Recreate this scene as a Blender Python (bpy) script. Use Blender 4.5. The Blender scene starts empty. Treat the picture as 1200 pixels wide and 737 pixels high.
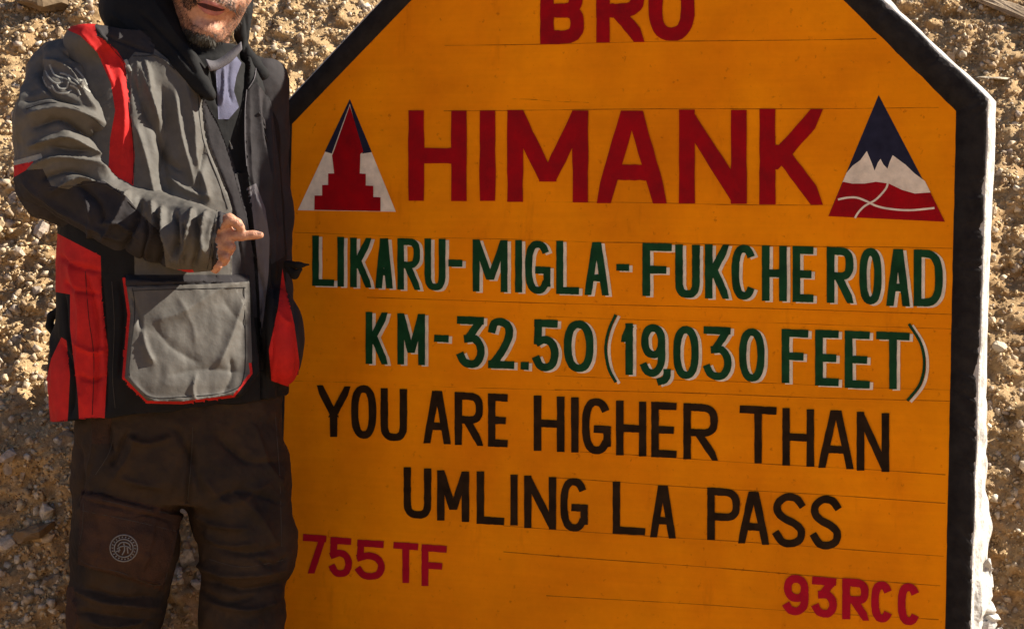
import bpy, bmesh, math, random
import numpy as np
from mathutils import Vector, Matrix

scene = bpy.context.scene
random.seed(7); rng = np.random.default_rng(7)

# ------------------------------------------------------------------ camera, sky, sun, exposure
FPX = 2300.0                       # focal length for a 1200 px wide frame
CAM = np.array([1.981, -3.913, 1.066]); YAW, PITCH, ROLL = 0.3571, 0.0043, 0.0262
def cam_axes():
    cy, sy, cp, sp, cr, sr = math.cos(YAW), math.sin(YAW), math.cos(PITCH), math.sin(PITCH), math.cos(ROLL), math.sin(ROLL)
    f = np.array([-sy*cp, cy*cp, sp]); r = np.array([cy, sy, 0.]); u = np.cross(r, f)
    return r*cr+u*sr, -r*sr+u*cr, f
RT, UP, FW = cam_axes()
cd = bpy.data.cameras.new('camera'); cam = bpy.data.objects.new('camera', cd); scene.collection.objects.link(cam)
cam.matrix_world = Matrix(((RT[0], UP[0], -FW[0], CAM[0]), (RT[1], UP[1], -FW[1], CAM[1]), (RT[2], UP[2], -FW[2], CAM[2]), (0, 0, 0, 1)))
cd.sensor_width = 36; cd.lens = 36*FPX/1200; cd.clip_end = 3000; cd.clip_start = 0.05
scene.camera = cam
SUN = np.array([1.0, 0.42, 0.80]); SUN = SUN/np.linalg.norm(SUN)
w = bpy.data.worlds.new("World"); scene.world = w; w.use_nodes = True
nt = w.node_tree; sky = nt.nodes.new('ShaderNodeTexSky'); sky.sky_type = 'NISHITA'; sky.sun_disc = False
sky.sun_elevation = math.asin(SUN[2]); sky.sun_rotation = math.atan2(SUN[0], SUN[1]); sky.altitude = 5000; sky.air_density = 0.8; sky.dust_density = 0.3
nt.links.new(sky.outputs[0], nt.nodes['Background'].inputs[0]); nt.nodes['Background'].inputs[1].default_value = 0.067
ld = bpy.data.lights.new('sun', 'SUN'); ld.energy = 5.0; ld.angle = math.radians(0.5); ld.color = (1, .93, .80)
sun = bpy.data.objects.new('sun', ld); scene.collection.objects.link(sun)
sun.rotation_euler = Vector(SUN).to_track_quat('Z', 'Y').to_euler()
scene.view_settings.view_transform = 'Standard'; scene.view_settings.look = 'None'; scene.view_settings.gamma = 1
scene.view_settings.exposure = 1.15

# ------------------------------------------------------------------ helpers
def proj(P):                       # world points (n,3) -> drawing coordinates of the 1200x737 frame
    d = np.asarray(P, float)-CAM; z = d@FW
    return 600+FPX*(d@RT)/z, 368.5-FPX*(d@UP)/z, z
def on_sign(u, v, y=0.0):          # drawing coordinates -> point on the sign's plane
    d = FW+RT*((u-600)/FPX)-UP*((v-368.5)/FPX); t = (y-CAM[1])/d[1]; return CAM+t*d
def P3(u, v, d):                   # a point measured at distance d
    return CAM+d*(FW+RT*((u-600)/FPX)-UP*((v-368.5)/FPX))

def mat(name, col, rough=.8, var=.12, scale=8, bump=.0, bscale=60, col2=None, metallic=0, detail=6, sheen=0, stretch=None):
    m = bpy.data.materials.new(name); m.use_nodes = True; N = m.node_tree.nodes; L = m.node_tree.links
    b = N['Principled BSDF']; b.inputs['Roughness'].default_value = rough; b.inputs['Metallic'].default_value = metallic
    b.inputs['Specular IOR Level'].default_value = .3
    if sheen: b.inputs['Sheen Weight'].default_value = sheen
    g = N.new('ShaderNodeNewGeometry'); src = g.outputs['Position']
    if stretch:
        mp = N.new('ShaderNodeMapping'); mp.inputs['Scale'].default_value = stretch; L.new(src, mp.inputs[0]); src = mp.outputs[0]
    n = N.new('ShaderNodeTexNoise'); n.inputs['Scale'].default_value = scale; n.inputs['Detail'].default_value = detail; n.inputs['Roughness'].default_value = .65
    L.new(src, n.inputs['Vector'])
    r = N.new('ShaderNodeValToRGB'); c2 = col2 or tuple(max(0, c*(1-var*2)) for c in col)
    r.color_ramp.elements[0].position = .33; r.color_ramp.elements[1].position = .67
    r.color_ramp.elements[0].color = (*c2, 1); r.color_ramp.elements[1].color = (*[min(1, c*(1+var)) for c in col], 1)
    L.new(n.outputs[0], r.inputs[0]); L.new(r.outputs[0], b.inputs['Base Color'])
    if bump:
        n2 = N.new('ShaderNodeTexNoise'); n2.inputs['Scale'].default_value = bscale; n2.inputs['Detail'].default_value = 5; L.new(src, n2.inputs['Vector'])
        bp = N.new('ShaderNodeBump'); bp.inputs['Strength'].default_value = bump; bp.inputs['Distance'].default_value = .004
        L.new(n2.outputs[0], bp.inputs['Height']); L.new(bp.outputs[0], b.inputs['Normal'])
    return m

def mesh_obj(name, verts, faces, material=None, parent=None, smooth=False, kind=None):
    me = bpy.data.meshes.new(name); verts = np.asarray(verts, float)
    if isinstance(faces, np.ndarray):
        k = faces.shape[1]; n = len(faces)
        me.vertices.add(len(verts)); me.vertices.foreach_set('co', verts.ravel())
        me.loops.add(n*k); me.loops.foreach_set('vertex_index', faces.astype(np.int32).ravel())
        me.polygons.add(n); me.polygons.foreach_set('loop_start', np.arange(n, dtype=np.int32)*k); me.polygons.foreach_set('loop_total', np.full(n, k, np.int32))
        me.update(calc_edges=True); me.validate()
    else:
        me.from_pydata([tuple(v) for v in verts], [], faces); me.update()
    if smooth: me.polygons.foreach_set('use_smooth', np.ones(len(me.polygons), bool))
    if material: me.materials.append(material)
    o = bpy.data.objects.new(name, me); scene.collection.objects.link(o)
    if parent: o.parent = parent; o.matrix_parent_inverse = parent.matrix_world.inverted()
    if kind: o['kind'] = kind
    return o
def empty(name, loc, label, cat, group=None):
    o = bpy.data.objects.new(name, None); scene.collection.objects.link(o); o.location = loc; o.empty_display_size = .1
    o.matrix_world = Matrix.Translation(Vector(loc)); o['label'] = label; o['category'] = cat
    if group: o['group'] = group
    return o

# value noise ------------------------------------------------------
_tab = np.random.default_rng(3).random(4096)
def vnoise(p):
    p = np.asarray(p, float); i = np.floor(p).astype(np.int64); f = p-i; f = f*f*(3-2*f); out = 0
    for a in (0, 1):
        for b in (0, 1):
            for c in (0, 1):
                h = ((i[..., 0]+a)*73856093) ^ ((i[..., 1]+b)*19349663) ^ ((i[..., 2]+c)*83492791)
                h = (h ^ (h >> 13))*1274126177
                wt = (f[..., 0] if a else 1-f[..., 0])*(f[..., 1] if b else 1-f[..., 1])*(f[..., 2] if c else 1-f[..., 2])
                out = out+wt*_tab[(h ^ (h >> 16)) & 4095]
    return out*2-1
def fbm(p, o=4, r=.5):
    s = 0; a = 1; p = np.asarray(p, float)
    for k in range(o): s = s+a*vnoise(p+k*17.3); a *= r; p = p*2.03
    return s

# signed-distance modelling of soft bodies -------------------------
class Soft:
    """Volumes are blended on a grid in the frame O + x*A + y*B + z*(0,0,1), then skinned."""
    def __init__(s, O, A, B, lo, hi, h):
        s.O, s.A, s.B, s.h = np.array(O), np.array(A), np.array(B), h; s.lo = np.array(lo, float)
        s.n = np.ceil((np.array(hi)-s.lo)/h).astype(int)+1; s.f = np.full(s.n, .08, np.float32)
    def loc(s, W):
        d = np.asarray(W)-s.O; return np.stack([d@s.A, d@s.B, d[..., 2]], -1)
    def world(s, V): return s.O+V[:, :1]*s.A+V[:, 1:2]*s.B+V[:, 2:3]*np.array([0, 0, 1.])
    def _box(s, lo, hi):
        i0 = np.clip(np.floor((np.array(lo)-s.lo)/s.h).astype(int), 0, s.n); i1 = np.clip(np.ceil((np.array(hi)-s.lo)/s.h).astype(int)+1, 0, s.n)
        g = [(s.lo[k]+s.h*np.arange(i0[k], i1[k])).astype(np.float32) for k in range(3)]
        return tuple(slice(a, b) for a, b in zip(i0, i1)), g[0][:, None, None], g[1][None, :, None], g[2][None, None, :]
    def _blend(s, sl, d, k, op):
        c = s.f[sl]
        if op == 'sub':
            d = -d; hh = np.clip(.5-.5*(c-d)/k, 0, 1); s.f[sl] = c*(1-hh)+d*hh+k*hh*(1-hh)
        else:
            hh = np.clip(.5+.5*(c-d)/k, 0, 1); s.f[sl] = c*(1-hh)+d*hh-k*hh*(1-hh)
    def cone(s, a, b, ra, rb, k=.01, op='add'):
        a, b = s.loc(a), s.loc(b); m = max(ra, rb)+k+.03
        sl, X, Y, Z = s._box(np.minimum(a, b)-m, np.maximum(a, b)+m)
        ab = b-a; L2 = float(ab@ab)+1e-12
        t = np.clip(((X-a[0])*ab[0]+(Y-a[1])*ab[1]+(Z-a[2])*ab[2])/L2, 0, 1)
        d = np.sqrt((X-a[0]-t*ab[0])**2+(Y-a[1]-t*ab[1])**2+(Z-a[2]-t*ab[2])**2)-(ra+(rb-ra)*t)
        s._blend(sl, d, k, op)
    def chain(s, pts, rad, k=.01):
        for i in range(len(pts)-1): s.cone(pts[i], pts[i+1], rad[i], rad[i+1], k)
    def ell(s, c, r, k=.01, roll=0, turn=0, op='add'):
        c = s.loc(c); m = max(r)+k+.03; sl, X, Y, Z = s._box(c-m, c+m)
        X, Y, Z = X-c[0], Y-c[1], Z-c[2]
        if roll: cr, sr = math.cos(roll), math.sin(roll); X, Z = X*cr-Z*sr, X*sr+Z*cr
        if turn: cr, sr = math.cos(turn), math.sin(turn); X, Y = X*cr+Y*sr, -X*sr+Y*cr
        q = np.sqrt((X/r[0])**2+(Y/r[1])**2+(Z/r[2])**2); g = np.sqrt((X/r[0]**2)**2+(Y/r[1]**2)**2+(Z/r[2]**2)**2)+1e-6
        s._blend(sl, np.clip(q*(q-1)/g, -.2, .2), k, op)
    def loft(s, lv, turn, k=.01, e=2.3):
        """lv: rows of (centre point, half width, half depth), any order of height."""
        c = np.array([s.loc(l[0]) for l in lv]); o = np.argsort(c[:, 2]); z = c[o, 2]
        a = np.array([l[1] for l in lv])[o]; b = np.array([l[2] for l in lv])[o]
        sl, X, Y, Z = s._box([-9, -9, z[0]-.05], [9, 9, z[-1]+.05]); zz = Z[0, 0]
        zf = np.linspace(z[0], z[-1], 60)
        def ip(v):
            y = np.interp(zf, z, v); ker = np.array([1, 2, 3, 2, 1])/9; yp = np.pad(y, 2, mode='edge'); y = np.convolve(yp, ker, 'valid')
            return np.interp(zz, zf, y).astype(np.float32)[None, None, :]
        cx, cy, A, B = ip(c[o, 0]), ip(c[o, 1]), ip(a), ip(b); X, Y = X-cx, Y-cy; ct, st = math.cos(turn), math.sin(turn)
        X, Y = X*ct+Y*st, -X*st+Y*ct
        q = (np.abs(X/A)**e+np.abs(Y/B)**e)**(1/e); d = (q-1)*np.minimum(A, B)*1.1
        d = np.maximum(d, np.maximum(z[0]-Z, Z-z[-1])); s._blend(sl, np.clip(d, -.2, .2), k, 'add')
    def cut(s, p, n):                                    # remove what lies on the n side of a plane
        p = s.loc(p); n = np.array([np.dot(n, s.A), np.dot(n, s.B), n[2]]); n = n/np.linalg.norm(n)
        sl, X, Y, Z = s._box([-9]*3, [9]*3); s.f = np.maximum(s.f, ((X-p[0])*n[0]+(Y-p[1])*n[1]+(Z-p[2])*n[2]).astype(np.float32))
    def skin(s):
        f = s.f; f[[0, -1]] = .05; f[:, [0, -1]] = .05; f[:, :, [0, -1]] = .05
        ins = f < 0; c = sum(ins[a:ins.shape[0]-1+a, b:ins.shape[1]-1+b, d:ins.shape[2]-1+d].astype(np.int8) for a in (0, 1) for b in (0, 1) for d in (0, 1))
        act = np.argwhere((c > 0) & (c < 8)); idx = np.full(c.shape, -1, np.int32); idx[tuple(act.T)] = np.arange(len(act))
        acc = np.zeros((len(act), 3)); cnt = np.zeros(len(act)); cor = [(a, b, d) for a in (0, 1) for b in (0, 1) for d in (0, 1)]
        val = {q: f[act[:, 0]+q[0], act[:, 1]+q[1], act[:, 2]+q[2]] for q in cor}
        for q in cor:
            for ax in range(3):
                if q[ax] == 0:
                    q2 = tuple(q[i]+(i == ax) for i in range(3)); A, B = val[q], val[q2]; m = (A < 0) != (B < 0)
                    t = A[m]/(A[m]-B[m]); p = np.tile(np.array(q, float), (m.sum(), 1)); p[:, ax] += t; acc[m] += p; cnt[m] += 1
        V = s.lo+(act+acc/cnt[:, None])*s.h; F = []
        for ax in range(3):
            o1, o2 = [(1, 2), (2, 0), (0, 1)][ax]; sa = [slice(None)]*3; sb = [slice(None)]*3; sa[ax] = slice(0, -1); sb[ax] = slice(1, None)
            e = np.argwhere(ins[tuple(sa)] != ins[tuple(sb)]); u = np.zeros(3, int); v = np.zeros(3, int); u[o1] = 1; v[o2] = 1
            e = e[(e[:, o1] > 0) & (e[:, o2] > 0)]; q = [idx[tuple(x.T)] for x in (e-u-v, e-v, e, e-u)]; q = np.stack(q, 1)
            flip = ~ins[tuple(e.T)]; q[flip] = q[flip][:, ::-1]; F.append(q[(q >= 0).all(1)])
        F = np.concatenate(F)
        # relax once or twice to lose the grid
        ed = np.concatenate([F[:, [0, 1]], F[:, [1, 2]], F[:, [2, 3]], F[:, [3, 0]]]); ed = np.concatenate([ed, ed[:, ::-1]])
        deg = np.bincount(ed[:, 0], minlength=len(V))[:, None]
        for it in range(3):
            sm = np.stack([np.bincount(ed[:, 0], weights=V[ed[:, 1], k], minlength=len(V)) for k in range(3)], 1)/np.maximum(deg, 1)
            V = V+(.6 if it < 2 else .3)*(sm-V)
        return s.world(V), F
def normals(V, F):
    n = np.cross(V[F[:, 2]]-V[F[:, 0]], V[F[:, 3]]-V[F[:, 1]]); N = np.zeros_like(V)
    for k in range(4):
        for c in range(3): N[:, c] += np.bincount(F[:, k], weights=n[:, c], minlength=len(V))
    return N/(np.linalg.norm(N, axis=1, keepdims=True)+1e-12)
def seg_dist(u, v, line):
    best = np.full(len(u), 1e9); tt = np.zeros(len(u)); n = len(line)-1; bp = np.zeros((len(u), 2))
    for i in range(n):
        a, b = np.array(line[i], float), np.array(line[i+1], float); ab = b-a
        t = np.clip(((u-a[0])*ab[0]+(v-a[1])*ab[1])/(ab@ab+1e-9), 0, 1); px, py = a[0]+t*ab[0], a[1]+t*ab[1]
        d = np.hypot(u-px, v-py); m = d < best; best[m] = d[m]; tt[m] = (i+t[m])/n; bp[m, 0] = px[m]; bp[m, 1] = py[m]
    return best, tt, bp
def inside(u, v, poly):
    r = np.zeros(len(u), bool); n = len(poly)
    for i in range(n):
        (x1, y1), (x2, y2) = poly[i], poly[(i+1) % n]
        if y1 != y2: r ^= ((y1 > v) != (y2 > v)) & (u < (x2-x1)*(v-y1)/(y2-y1)+x1)
    return r
def spline(pts, n=6, closed=False):                      # Catmull-Rom through the points
    p = [np.array(q, float) for q in pts]; m = len(p); out = []
    for i in range(m if closed else m-1):
        g = (lambda k: p[k % m]) if closed else (lambda k: p[min(max(k, 0), m-1)])
        a, b, c, d = g(i-1), g(i), g(i+1), g(i+2)
        for j in range(n):
            t = j/n; out.append(tuple(.5*((2*b)+(c-a)*t+(2*a-5*b+4*c-d)*t*t+(3*b-a-3*c+d)*t**3)))
    if not closed: out.append(tuple(p[-1]))
    return out
def crease(V, F, folds, noise=()):
    """folds: (polyline, half width, height in m); a positive height is a raised fold, a negative one a groove."""
    N = normals(V, F); u, v, z = proj(V); view = CAM-V; view /= np.linalg.norm(view, axis=1, keepdims=True)
    face = np.clip((N*view).sum(1)*3+.3, 0, 1); d = np.zeros(len(V))
    for ln, wd, hg in folds:
        ln = spline(ln, 5) if len(ln) > 2 else ln; L = np.array(ln)
        m = (u > L[:, 0].min()-3*wd) & (u < L[:, 0].max()+3*wd) & (v > L[:, 1].min()-3*wd) & (v < L[:, 1].max()+3*wd) & (face > 0)
        if not m.any(): continue
        ds, t, _ = seg_dist(u[m], v[m], ln); d[m] += hg*(.45*np.exp(-(ds/wd)**2)+.75*np.exp(-1.9*ds/wd))*np.clip(np.sin(np.pi*np.clip(t*.86+.07, 0, 1))*1.6, 0, 1)*face[m]
    for sc, amp, st in noise: d += amp*fbm(V*np.array(st)*sc, 3)
    return V+N*d[:, None]
def split(V, F, zones, base, parent, names):
    """cut one skin into its fabric panels: zones = (polygon, key); later zones lie over earlier ones."""
    N = normals(V, F); u, v, z = proj(V); fr = ((CAM-V)*N).sum(1) > 0; sc = z/FPX
    V = V.copy()
    for poly, key in zones:
        cl = poly+[poly[0]]; ds, t, bp = seg_dist(u, v, cl); m = fr & (ds < 1.15)
        du, dv = (bp[:, 0]-u)*m, (bp[:, 1]-v)*m; V += (du*sc)[:, None]*RT-(dv*sc)[:, None]*UP; u = u+du; v = v+dv
    fu, fv = u[F].mean(1), v[F].mean(1); ff = fr[F].sum(1) >= 2; z = np.zeros(len(F), int); keys = [base]
    for poly, key in zones:
        if key not in keys: keys.append(key)
        z[inside(fu, fv, poly) & ff] = keys.index(key)
    for i in range(1, len(keys)):                         # a panel keeps only its main piece
        fi = np.where(z == i)[0]
        if len(fi) == 0: continue
        used, inv = np.unique(F[fi], return_inverse=True); inv = inv.reshape(-1, 4); lab = np.arange(len(used))
        for it in range(1500):
            ml = lab[inv].min(1); new = lab.copy(); np.minimum.at(new, inv.ravel(), np.repeat(ml, 4)); new = new[new]
            if (new == lab).all(): break
            lab = new
        fl = lab[inv[:, 0]]; big = np.bincount(fl).argmax(); z[fi[fl != big]] = 0
    out = {}
    for i, key in enumerate(keys):
        f = F[z == i]
        if len(f) == 0: continue
        used, inv = np.unique(f, return_inverse=True); nm, m, par = names[key]
        out[key] = mesh_obj(nm, V[used], inv.reshape(f.shape), m, out[base] if (par == 'base') else parent, smooth=True)
    return out

# ------------------------------------------------------------------ materials
M = dict(
    orange=mat('orange_paint', (1.0, .305, .0004), .6, .05, 4, .15, 90, col2=(.93, .262, .0004), detail=9),
    black=mat('black_paint', (.012, .010, .010), .7, .3, 30, .5, 80, col2=(.03, .026, .024)),
    white=mat('whitewash', (.70, .68, .64), .9, .05, 26, 1.0, 90, col2=(.34, .31, .28), detail=9),
    red=mat('red_paint', (.36, .002, .006), .5, .10, 14, .2, 90, col2=(.24, .004, .008), detail=9),
    redb=mat('bright_red_paint', (.44, .006, .022), .5, .08, 20),
    green=mat('green_paint', (.010, .058, .020), .5, .2, 24, .2, 90, detail=9),
    dark=mat('dark_brown_paint', (.028, .014, .006), .55, .25, 30),
    cream=mat('cream_paint', (.84, .72, .58), .6, .12, 30, .2, 90, detail=9),
    navy=mat('navy_paint', (.022, .022, .045), .55, .15, 30),
    scratch=mat('scored_paint', (.50, .15, .004), .8, .2, 30),
    jblack=mat('black_fabric', (.006, .0055, .006), .85, .2, 22, .5, 42),
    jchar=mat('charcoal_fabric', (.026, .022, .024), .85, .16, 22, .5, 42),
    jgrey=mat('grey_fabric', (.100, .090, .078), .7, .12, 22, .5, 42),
    jred=mat('red_fabric', (.50, .012, .010), .8, .12, 22, .5, 42),
    jlav=mat('lavender_shirt_fabric', (.105, .105, .165), .85, .08, 30, .2, 500),
    jlight=mat('pale_grey_fabric', (.12, .11, .12), .85, .08, 20, .3, 500),
    trouser=mat('brown_trouser_fabric', (.034, .018, .008), .8, .25, 7, .6, 45, col2=(.008, .005, .004), detail=9),
    trouserb=mat('rust_brown_fabric', (.046, .019, .009), .8, .3, 9, .5, 300),
    skin=mat('skin', (.54, .29, .185), .5, .1, 70, .4, 320, col2=(.40, .18, .11)),
    lip=mat('lip_skin', (.42, .15, .13), .45, .1, 60),
    mouth=mat('mouth_inside', (.05, .012, .012), .6, .1, 60),
    nail=mat('fingernail', (.72, .48, .38), .35, .05, 60),
    hair=mat('dark_hair', (.022, .017, .013), .6, .3, 90),
    greyhair=mat('greying_hair', (.12, .11, .09), .6, .3, 90),
    boot=mat('boot_leather', (.05, .035, .025), .6, .2, 20, .3, 200),
    thread=mat('pale_thread', (.27, .26, .23), .8, .1, 90),
)
for k in ('orange', 'red', 'redb', 'green', 'dark', 'cream', 'navy', 'black', 'scratch', 'white'): M[k].node_tree.nodes['Principled BSDF'].inputs['Specular IOR Level'].default_value = .06
M['skin'].node_tree.nodes['Principled BSDF'].inputs['Subsurface Weight'].default_value = .12
M['skin'].node_tree.nodes['Principled BSDF'].inputs['Subsurface Scale'].default_value = .01

def weathered_orange(m):
    N = m.node_tree.nodes; L = m.node_tree.links; b = N['Principled BSDF']; g = [q for q in N if q.type == 'NEW_GEOMETRY'][0]; src = b.inputs['Base Color'].links[0].from_socket
    def layer(src, scale, st, p0, p1, c0, c1, detail=6, kind='noise'):
        mp = N.new('ShaderNodeMapping'); mp.inputs['Scale'].default_value = st; L.new(g.outputs['Position'], mp.inputs[0])
        if kind == 'noise': n = N.new('ShaderNodeTexNoise'); n.inputs['Scale'].default_value = scale; n.inputs['Detail'].default_value = detail; n.inputs['Roughness'].default_value = .65; o = n.outputs[0]
        else:
            w_ = N.new('ShaderNodeTexNoise'); w_.inputs['Scale'].default_value = 9; L.new(mp.outputs[0], w_.inputs['Vector']); mx0 = N.new('ShaderNodeMix'); mx0.data_type = 'RGBA'; mx0.inputs[0].default_value = .12; L.new(mp.outputs[0], mx0.inputs[6]); L.new(w_.outputs[1], mx0.inputs[7])
            n = N.new('ShaderNodeTexVoronoi'); n.feature = 'DISTANCE_TO_EDGE'; n.inputs['Scale'].default_value = scale; L.new(mx0.outputs[2], n.inputs['Vector']); o = n.outputs[0]
        if kind == 'noise': L.new(mp.outputs[0], n.inputs['Vector'])
        r = N.new('ShaderNodeValToRGB'); r.color_ramp.elements[0].position = p0; r.color_ramp.elements[1].position = p1; r.color_ramp.elements[0].color = (*c0, 1); r.color_ramp.elements[1].color = (*c1, 1); L.new(o, r.inputs[0])
        mx = N.new('ShaderNodeMix'); mx.data_type = 'RGBA'; mx.blend_type = 'MULTIPLY'; mx.inputs[0].default_value = 1; L.new(src, mx.inputs[6]); L.new(r.outputs[0], mx.inputs[7]); return mx.outputs[2]
    src = layer(src, 3, (1.2, 1, 30), .3, .7, (.955, .94, 1), (1.02, 1.03, 1))          # brush strokes
    src = layer(src, 2.3, (1, 1, 1), .35, .62, (.80, .75, 1), (1.06, 1.06, 1), 9)       # faded and dirty patches
    src = layer(src, 60, (1, 1, 1), .26, .36, (.72, .62, 1), (1, 1, 1), 3)              # specks
    src = layer(src, 14, (1, 1, .25), .28, .40, (.84, .78, 1), (1, 1, 1), 7)            # drips
    L.new(src, b.inputs['Base Color'])
weathered_orange(M['orange'])
# ------------------------------------------------------------------ ground and bank
def bank_y(x, z):
    """depth of the cut bank at a height; it leans back and comes forward to the left."""
    x, z = np.asarray(x, float), np.asarray(z, float)
    up = np.where(z > .75, .88*(z-.75), .25*(z-.75))
    return .02+up+.42*np.clip(x, -3, 3)+.04*np.sin(x*2.3+.6)+.14*np.clip((x+.12)/.25, 0, 1)
earth_cols = [((.47, .34, .20), (.30, .20, .12))]
m = bpy.data.materials.new('gritty_earth'); m.use_nodes = True; N = m.node_tree.nodes; L = m.node_tree.links
b = N['Principled BSDF']; b.inputs['Roughness'].default_value = .95; b.inputs['Specular IOR Level'].default_value = .1
g = N.new('ShaderNodeNewGeometry')
def nz(sc, d=8, r=.7):
    n = N.new('ShaderNodeTexNoise'); n.inputs['Scale'].default_value = sc; n.inputs['Detail'].default_value = d; n.inputs['Roughness'].default_value = r; L.new(g.outputs['Position'], n.inputs['Vector']); return n
n1 = nz(3); n2 = nz(70, 6); r1 = N.new('ShaderNodeValToRGB'); r1.color_ramp.elements[0].color = (.36, .235, .12, 1); r1.color_ramp.elements[1].color = (.57, .405, .225, 1)
r1.color_ramp.elements[0].position = .35; r1.color_ramp.elements[1].position = .65; L.new(n1.outputs[0], r1.inputs[0])
r2 = N.new('ShaderNodeValToRGB'); r2.color_ramp.elements[0].color = (.6, .57, .54, 1); r2.color_ramp.elements[1].color = (1.25, 1.22, 1.18, 1); r2.color_ramp.elements[0].position = .3; r2.color_ramp.elements[1].position = .7
L.new(n2.outputs[0], r2.inputs[0]); mx = N.new('ShaderNodeMix'); mx.data_type = 'RGBA'; mx.blend_type = 'MULTIPLY'; mx.inputs[0].default_value = 1
L.new(r1.outputs[0], mx.inputs[6]); L.new(r2.outputs[0], mx.inputs[7]); L.new(mx.outputs[2], b.inputs['Base Color'])
n3 = nz(160, 4); bp = N.new('ShaderNodeBump'); bp.inputs['Strength'].default_value = .9; bp.inputs['Distance'].default_value = .004; L.new(n3.outputs[0], bp.inputs['Height']); L.new(bp.outputs[0], b.inputs['Normal'])
M['earth'] = m
def stone_mat(name, cols):
    m = bpy.data.materials.new(name); m.use_nodes = True; N = m.node_tree.nodes; L = m.node_tree.links; b = N['Principled BSDF']
    b.inputs['Roughness'].default_value = .9; b.inputs['Specular IOR Level'].default_value = .15
    g = N.new('ShaderNodeNewGeometry'); r = N.new('ShaderNodeValToRGB'); r.color_ramp.interpolation = 'LINEAR'
    while len(r.color_ramp.elements) < len(cols): r.color_ramp.elements.new(.5)
    for i, c in enumerate(cols): r.color_ramp.elements[i].position = i/(len(cols)-1); r.color_ramp.elements[i].color = (*c, 1)
    oi = N.new('ShaderNodeObjectInfo'); ad = N.new('ShaderNodeMath'); ad.operation = 'ADD'; L.new(g.outputs['Random Per Island'], ad.inputs[0]); L.new(oi.outputs['Random'], ad.inputs[1])
    fr = N.new('ShaderNodeMath'); fr.operation = 'FRACT'; L.new(ad.outputs[0], fr.inputs[0]); L.new(fr.outputs[0], r.inputs[0])
    n = N.new('ShaderNodeTexNoise'); n.inputs['Scale'].default_value = 120; n.inputs['Detail'].default_value = 6; L.new(g.outputs['Position'], n.inputs['Vector'])
    r2 = N.new('ShaderNodeValToRGB'); r2.color_ramp.elements[0].color = (.6, .58, .56, 1); r2.color_ramp.elements[1].color = (1.2, 1.2, 1.2, 1); r2.color_ramp.elements[0].position = .3; r2.color_ramp.elements[1].position = .7; L.new(n.outputs[0], r2.inputs[0])
    mx = N.new('ShaderNodeMix'); mx.data_type = 'RGBA'; mx.blend_type = 'MULTIPLY'; mx.inputs[0].default_value = 1; L.new(r.outputs[0], mx.inputs[6]); L.new(r2.outputs[0], mx.inputs[7]); L.new(mx.outputs[2], b.inputs['Base Color'])
    bp = N.new('ShaderNodeBump'); bp.inputs['Strength'].default_value = .7; bp.inputs['Distance'].default_value = .003; L.new(n.outputs[0], bp.inputs['Height']); L.new(bp.outputs[0], b.inputs['Normal'])
    return m
M['gravel'] = stone_mat('gravel_stone', [(.30, .18, .095), (.55, .385, .205), (.66, .49, .29), (.40, .275, .16), (.74, .59, .39)])
M['stone'] = stone_mat('bank_stone', [(.30, .20, .12), (.56, .43, .27), (.42, .34, .28), (.66, .54, .39), (.48, .34, .21), (.72, .63, .50)])
M['slabrock'] = mat('tan_rock', (.36, .27, .18), .9, .15, 8, .9, 60, col2=(.20, .14, .09)); M['pale'] = mat('pale_stone', (.55, .46, .34), .9, .1, 20, .8, 80)
M['rock'] = mat('brown_rock', (.22, .145, .08), .9, .15, 6, .9, 50, col2=(.10, .065, .035))

def bank_surface(x, z):
    p = np.stack([x*1., z*1.3, x*0+.3], -1)
    near = np.clip(1.3-np.maximum(z-2.2, 0)*1.1-np.maximum(np.abs(x-.8)-2.4, 0)*.8, 0, 1)
    d = .045*fbm(p*2.2, 3)+.030*fbm(p*9+5, 3)*np.maximum(near, .35)+(.020*fbm(p*30+9, 3)+.012*np.abs(fbm(p*70+2, 2)))*near
    return bank_y(x, z)-d
def grid_mesh(name, xs, zs, fn, material, kind='structure', parent=None):
    X, Z = np.meshgrid(xs, zs); Y = fn(X, Z); V = np.stack([X, Y, Z], -1).reshape(-1, 3); nx, nzz = len(xs), len(zs)
    i = np.arange(nx*nzz).reshape(nzz, nx); F = np.stack([i[:-1, :-1], i[:-1, 1:], i[1:, 1:], i[1:, :-1]], -1).reshape(-1, 4)
    return mesh_obj(name, V, F, material, parent, smooth=True, kind=kind)
def axis(a, b, c, d, fine, coarse):
    f = np.arange(b, c, fine); l = b-np.geomspace(fine, b-a, coarse)[::-1]; r = c+np.geomspace(fine, d-c, coarse); return np.concatenate([l, f, r])
bank = grid_mesh('earth_bank', axis(-60, -1.5, 3.1, 60, .0065, 70), axis(-.3, .2, 2.3, 14, .0065, 110), bank_surface, M['earth'])
gx = np.concatenate([-np.geomspace(2, 900, 30)[::-1], np.linspace(-1.9, 3.9, 60), np.geomspace(4, 900, 30)])
gy = np.concatenate([-np.geomspace(5, 900, 30)[::-1], np.linspace(-4.9, 2, 70), np.geomspace(2.2, 900, 20)])
GX, GY = np.meshgrid(gx, gy); GZ = .03*fbm(np.stack([GX, GY, GX*0], -1)*1.5, 3)*np.exp(-(np.hypot(GX, GY)/40)**2)
i = np.arange(GX.size).reshape(GX.shape); GF = np.stack([i[:-1, :-1], i[:-1, 1:], i[1:, 1:], i[1:, :-1]], -1).reshape(-1, 4)
ground = mesh_obj('dirt_ground', np.stack([GX, GY, GZ], -1).reshape(-1, 3), GF, M['earth'], None, True, 'structure')

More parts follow.
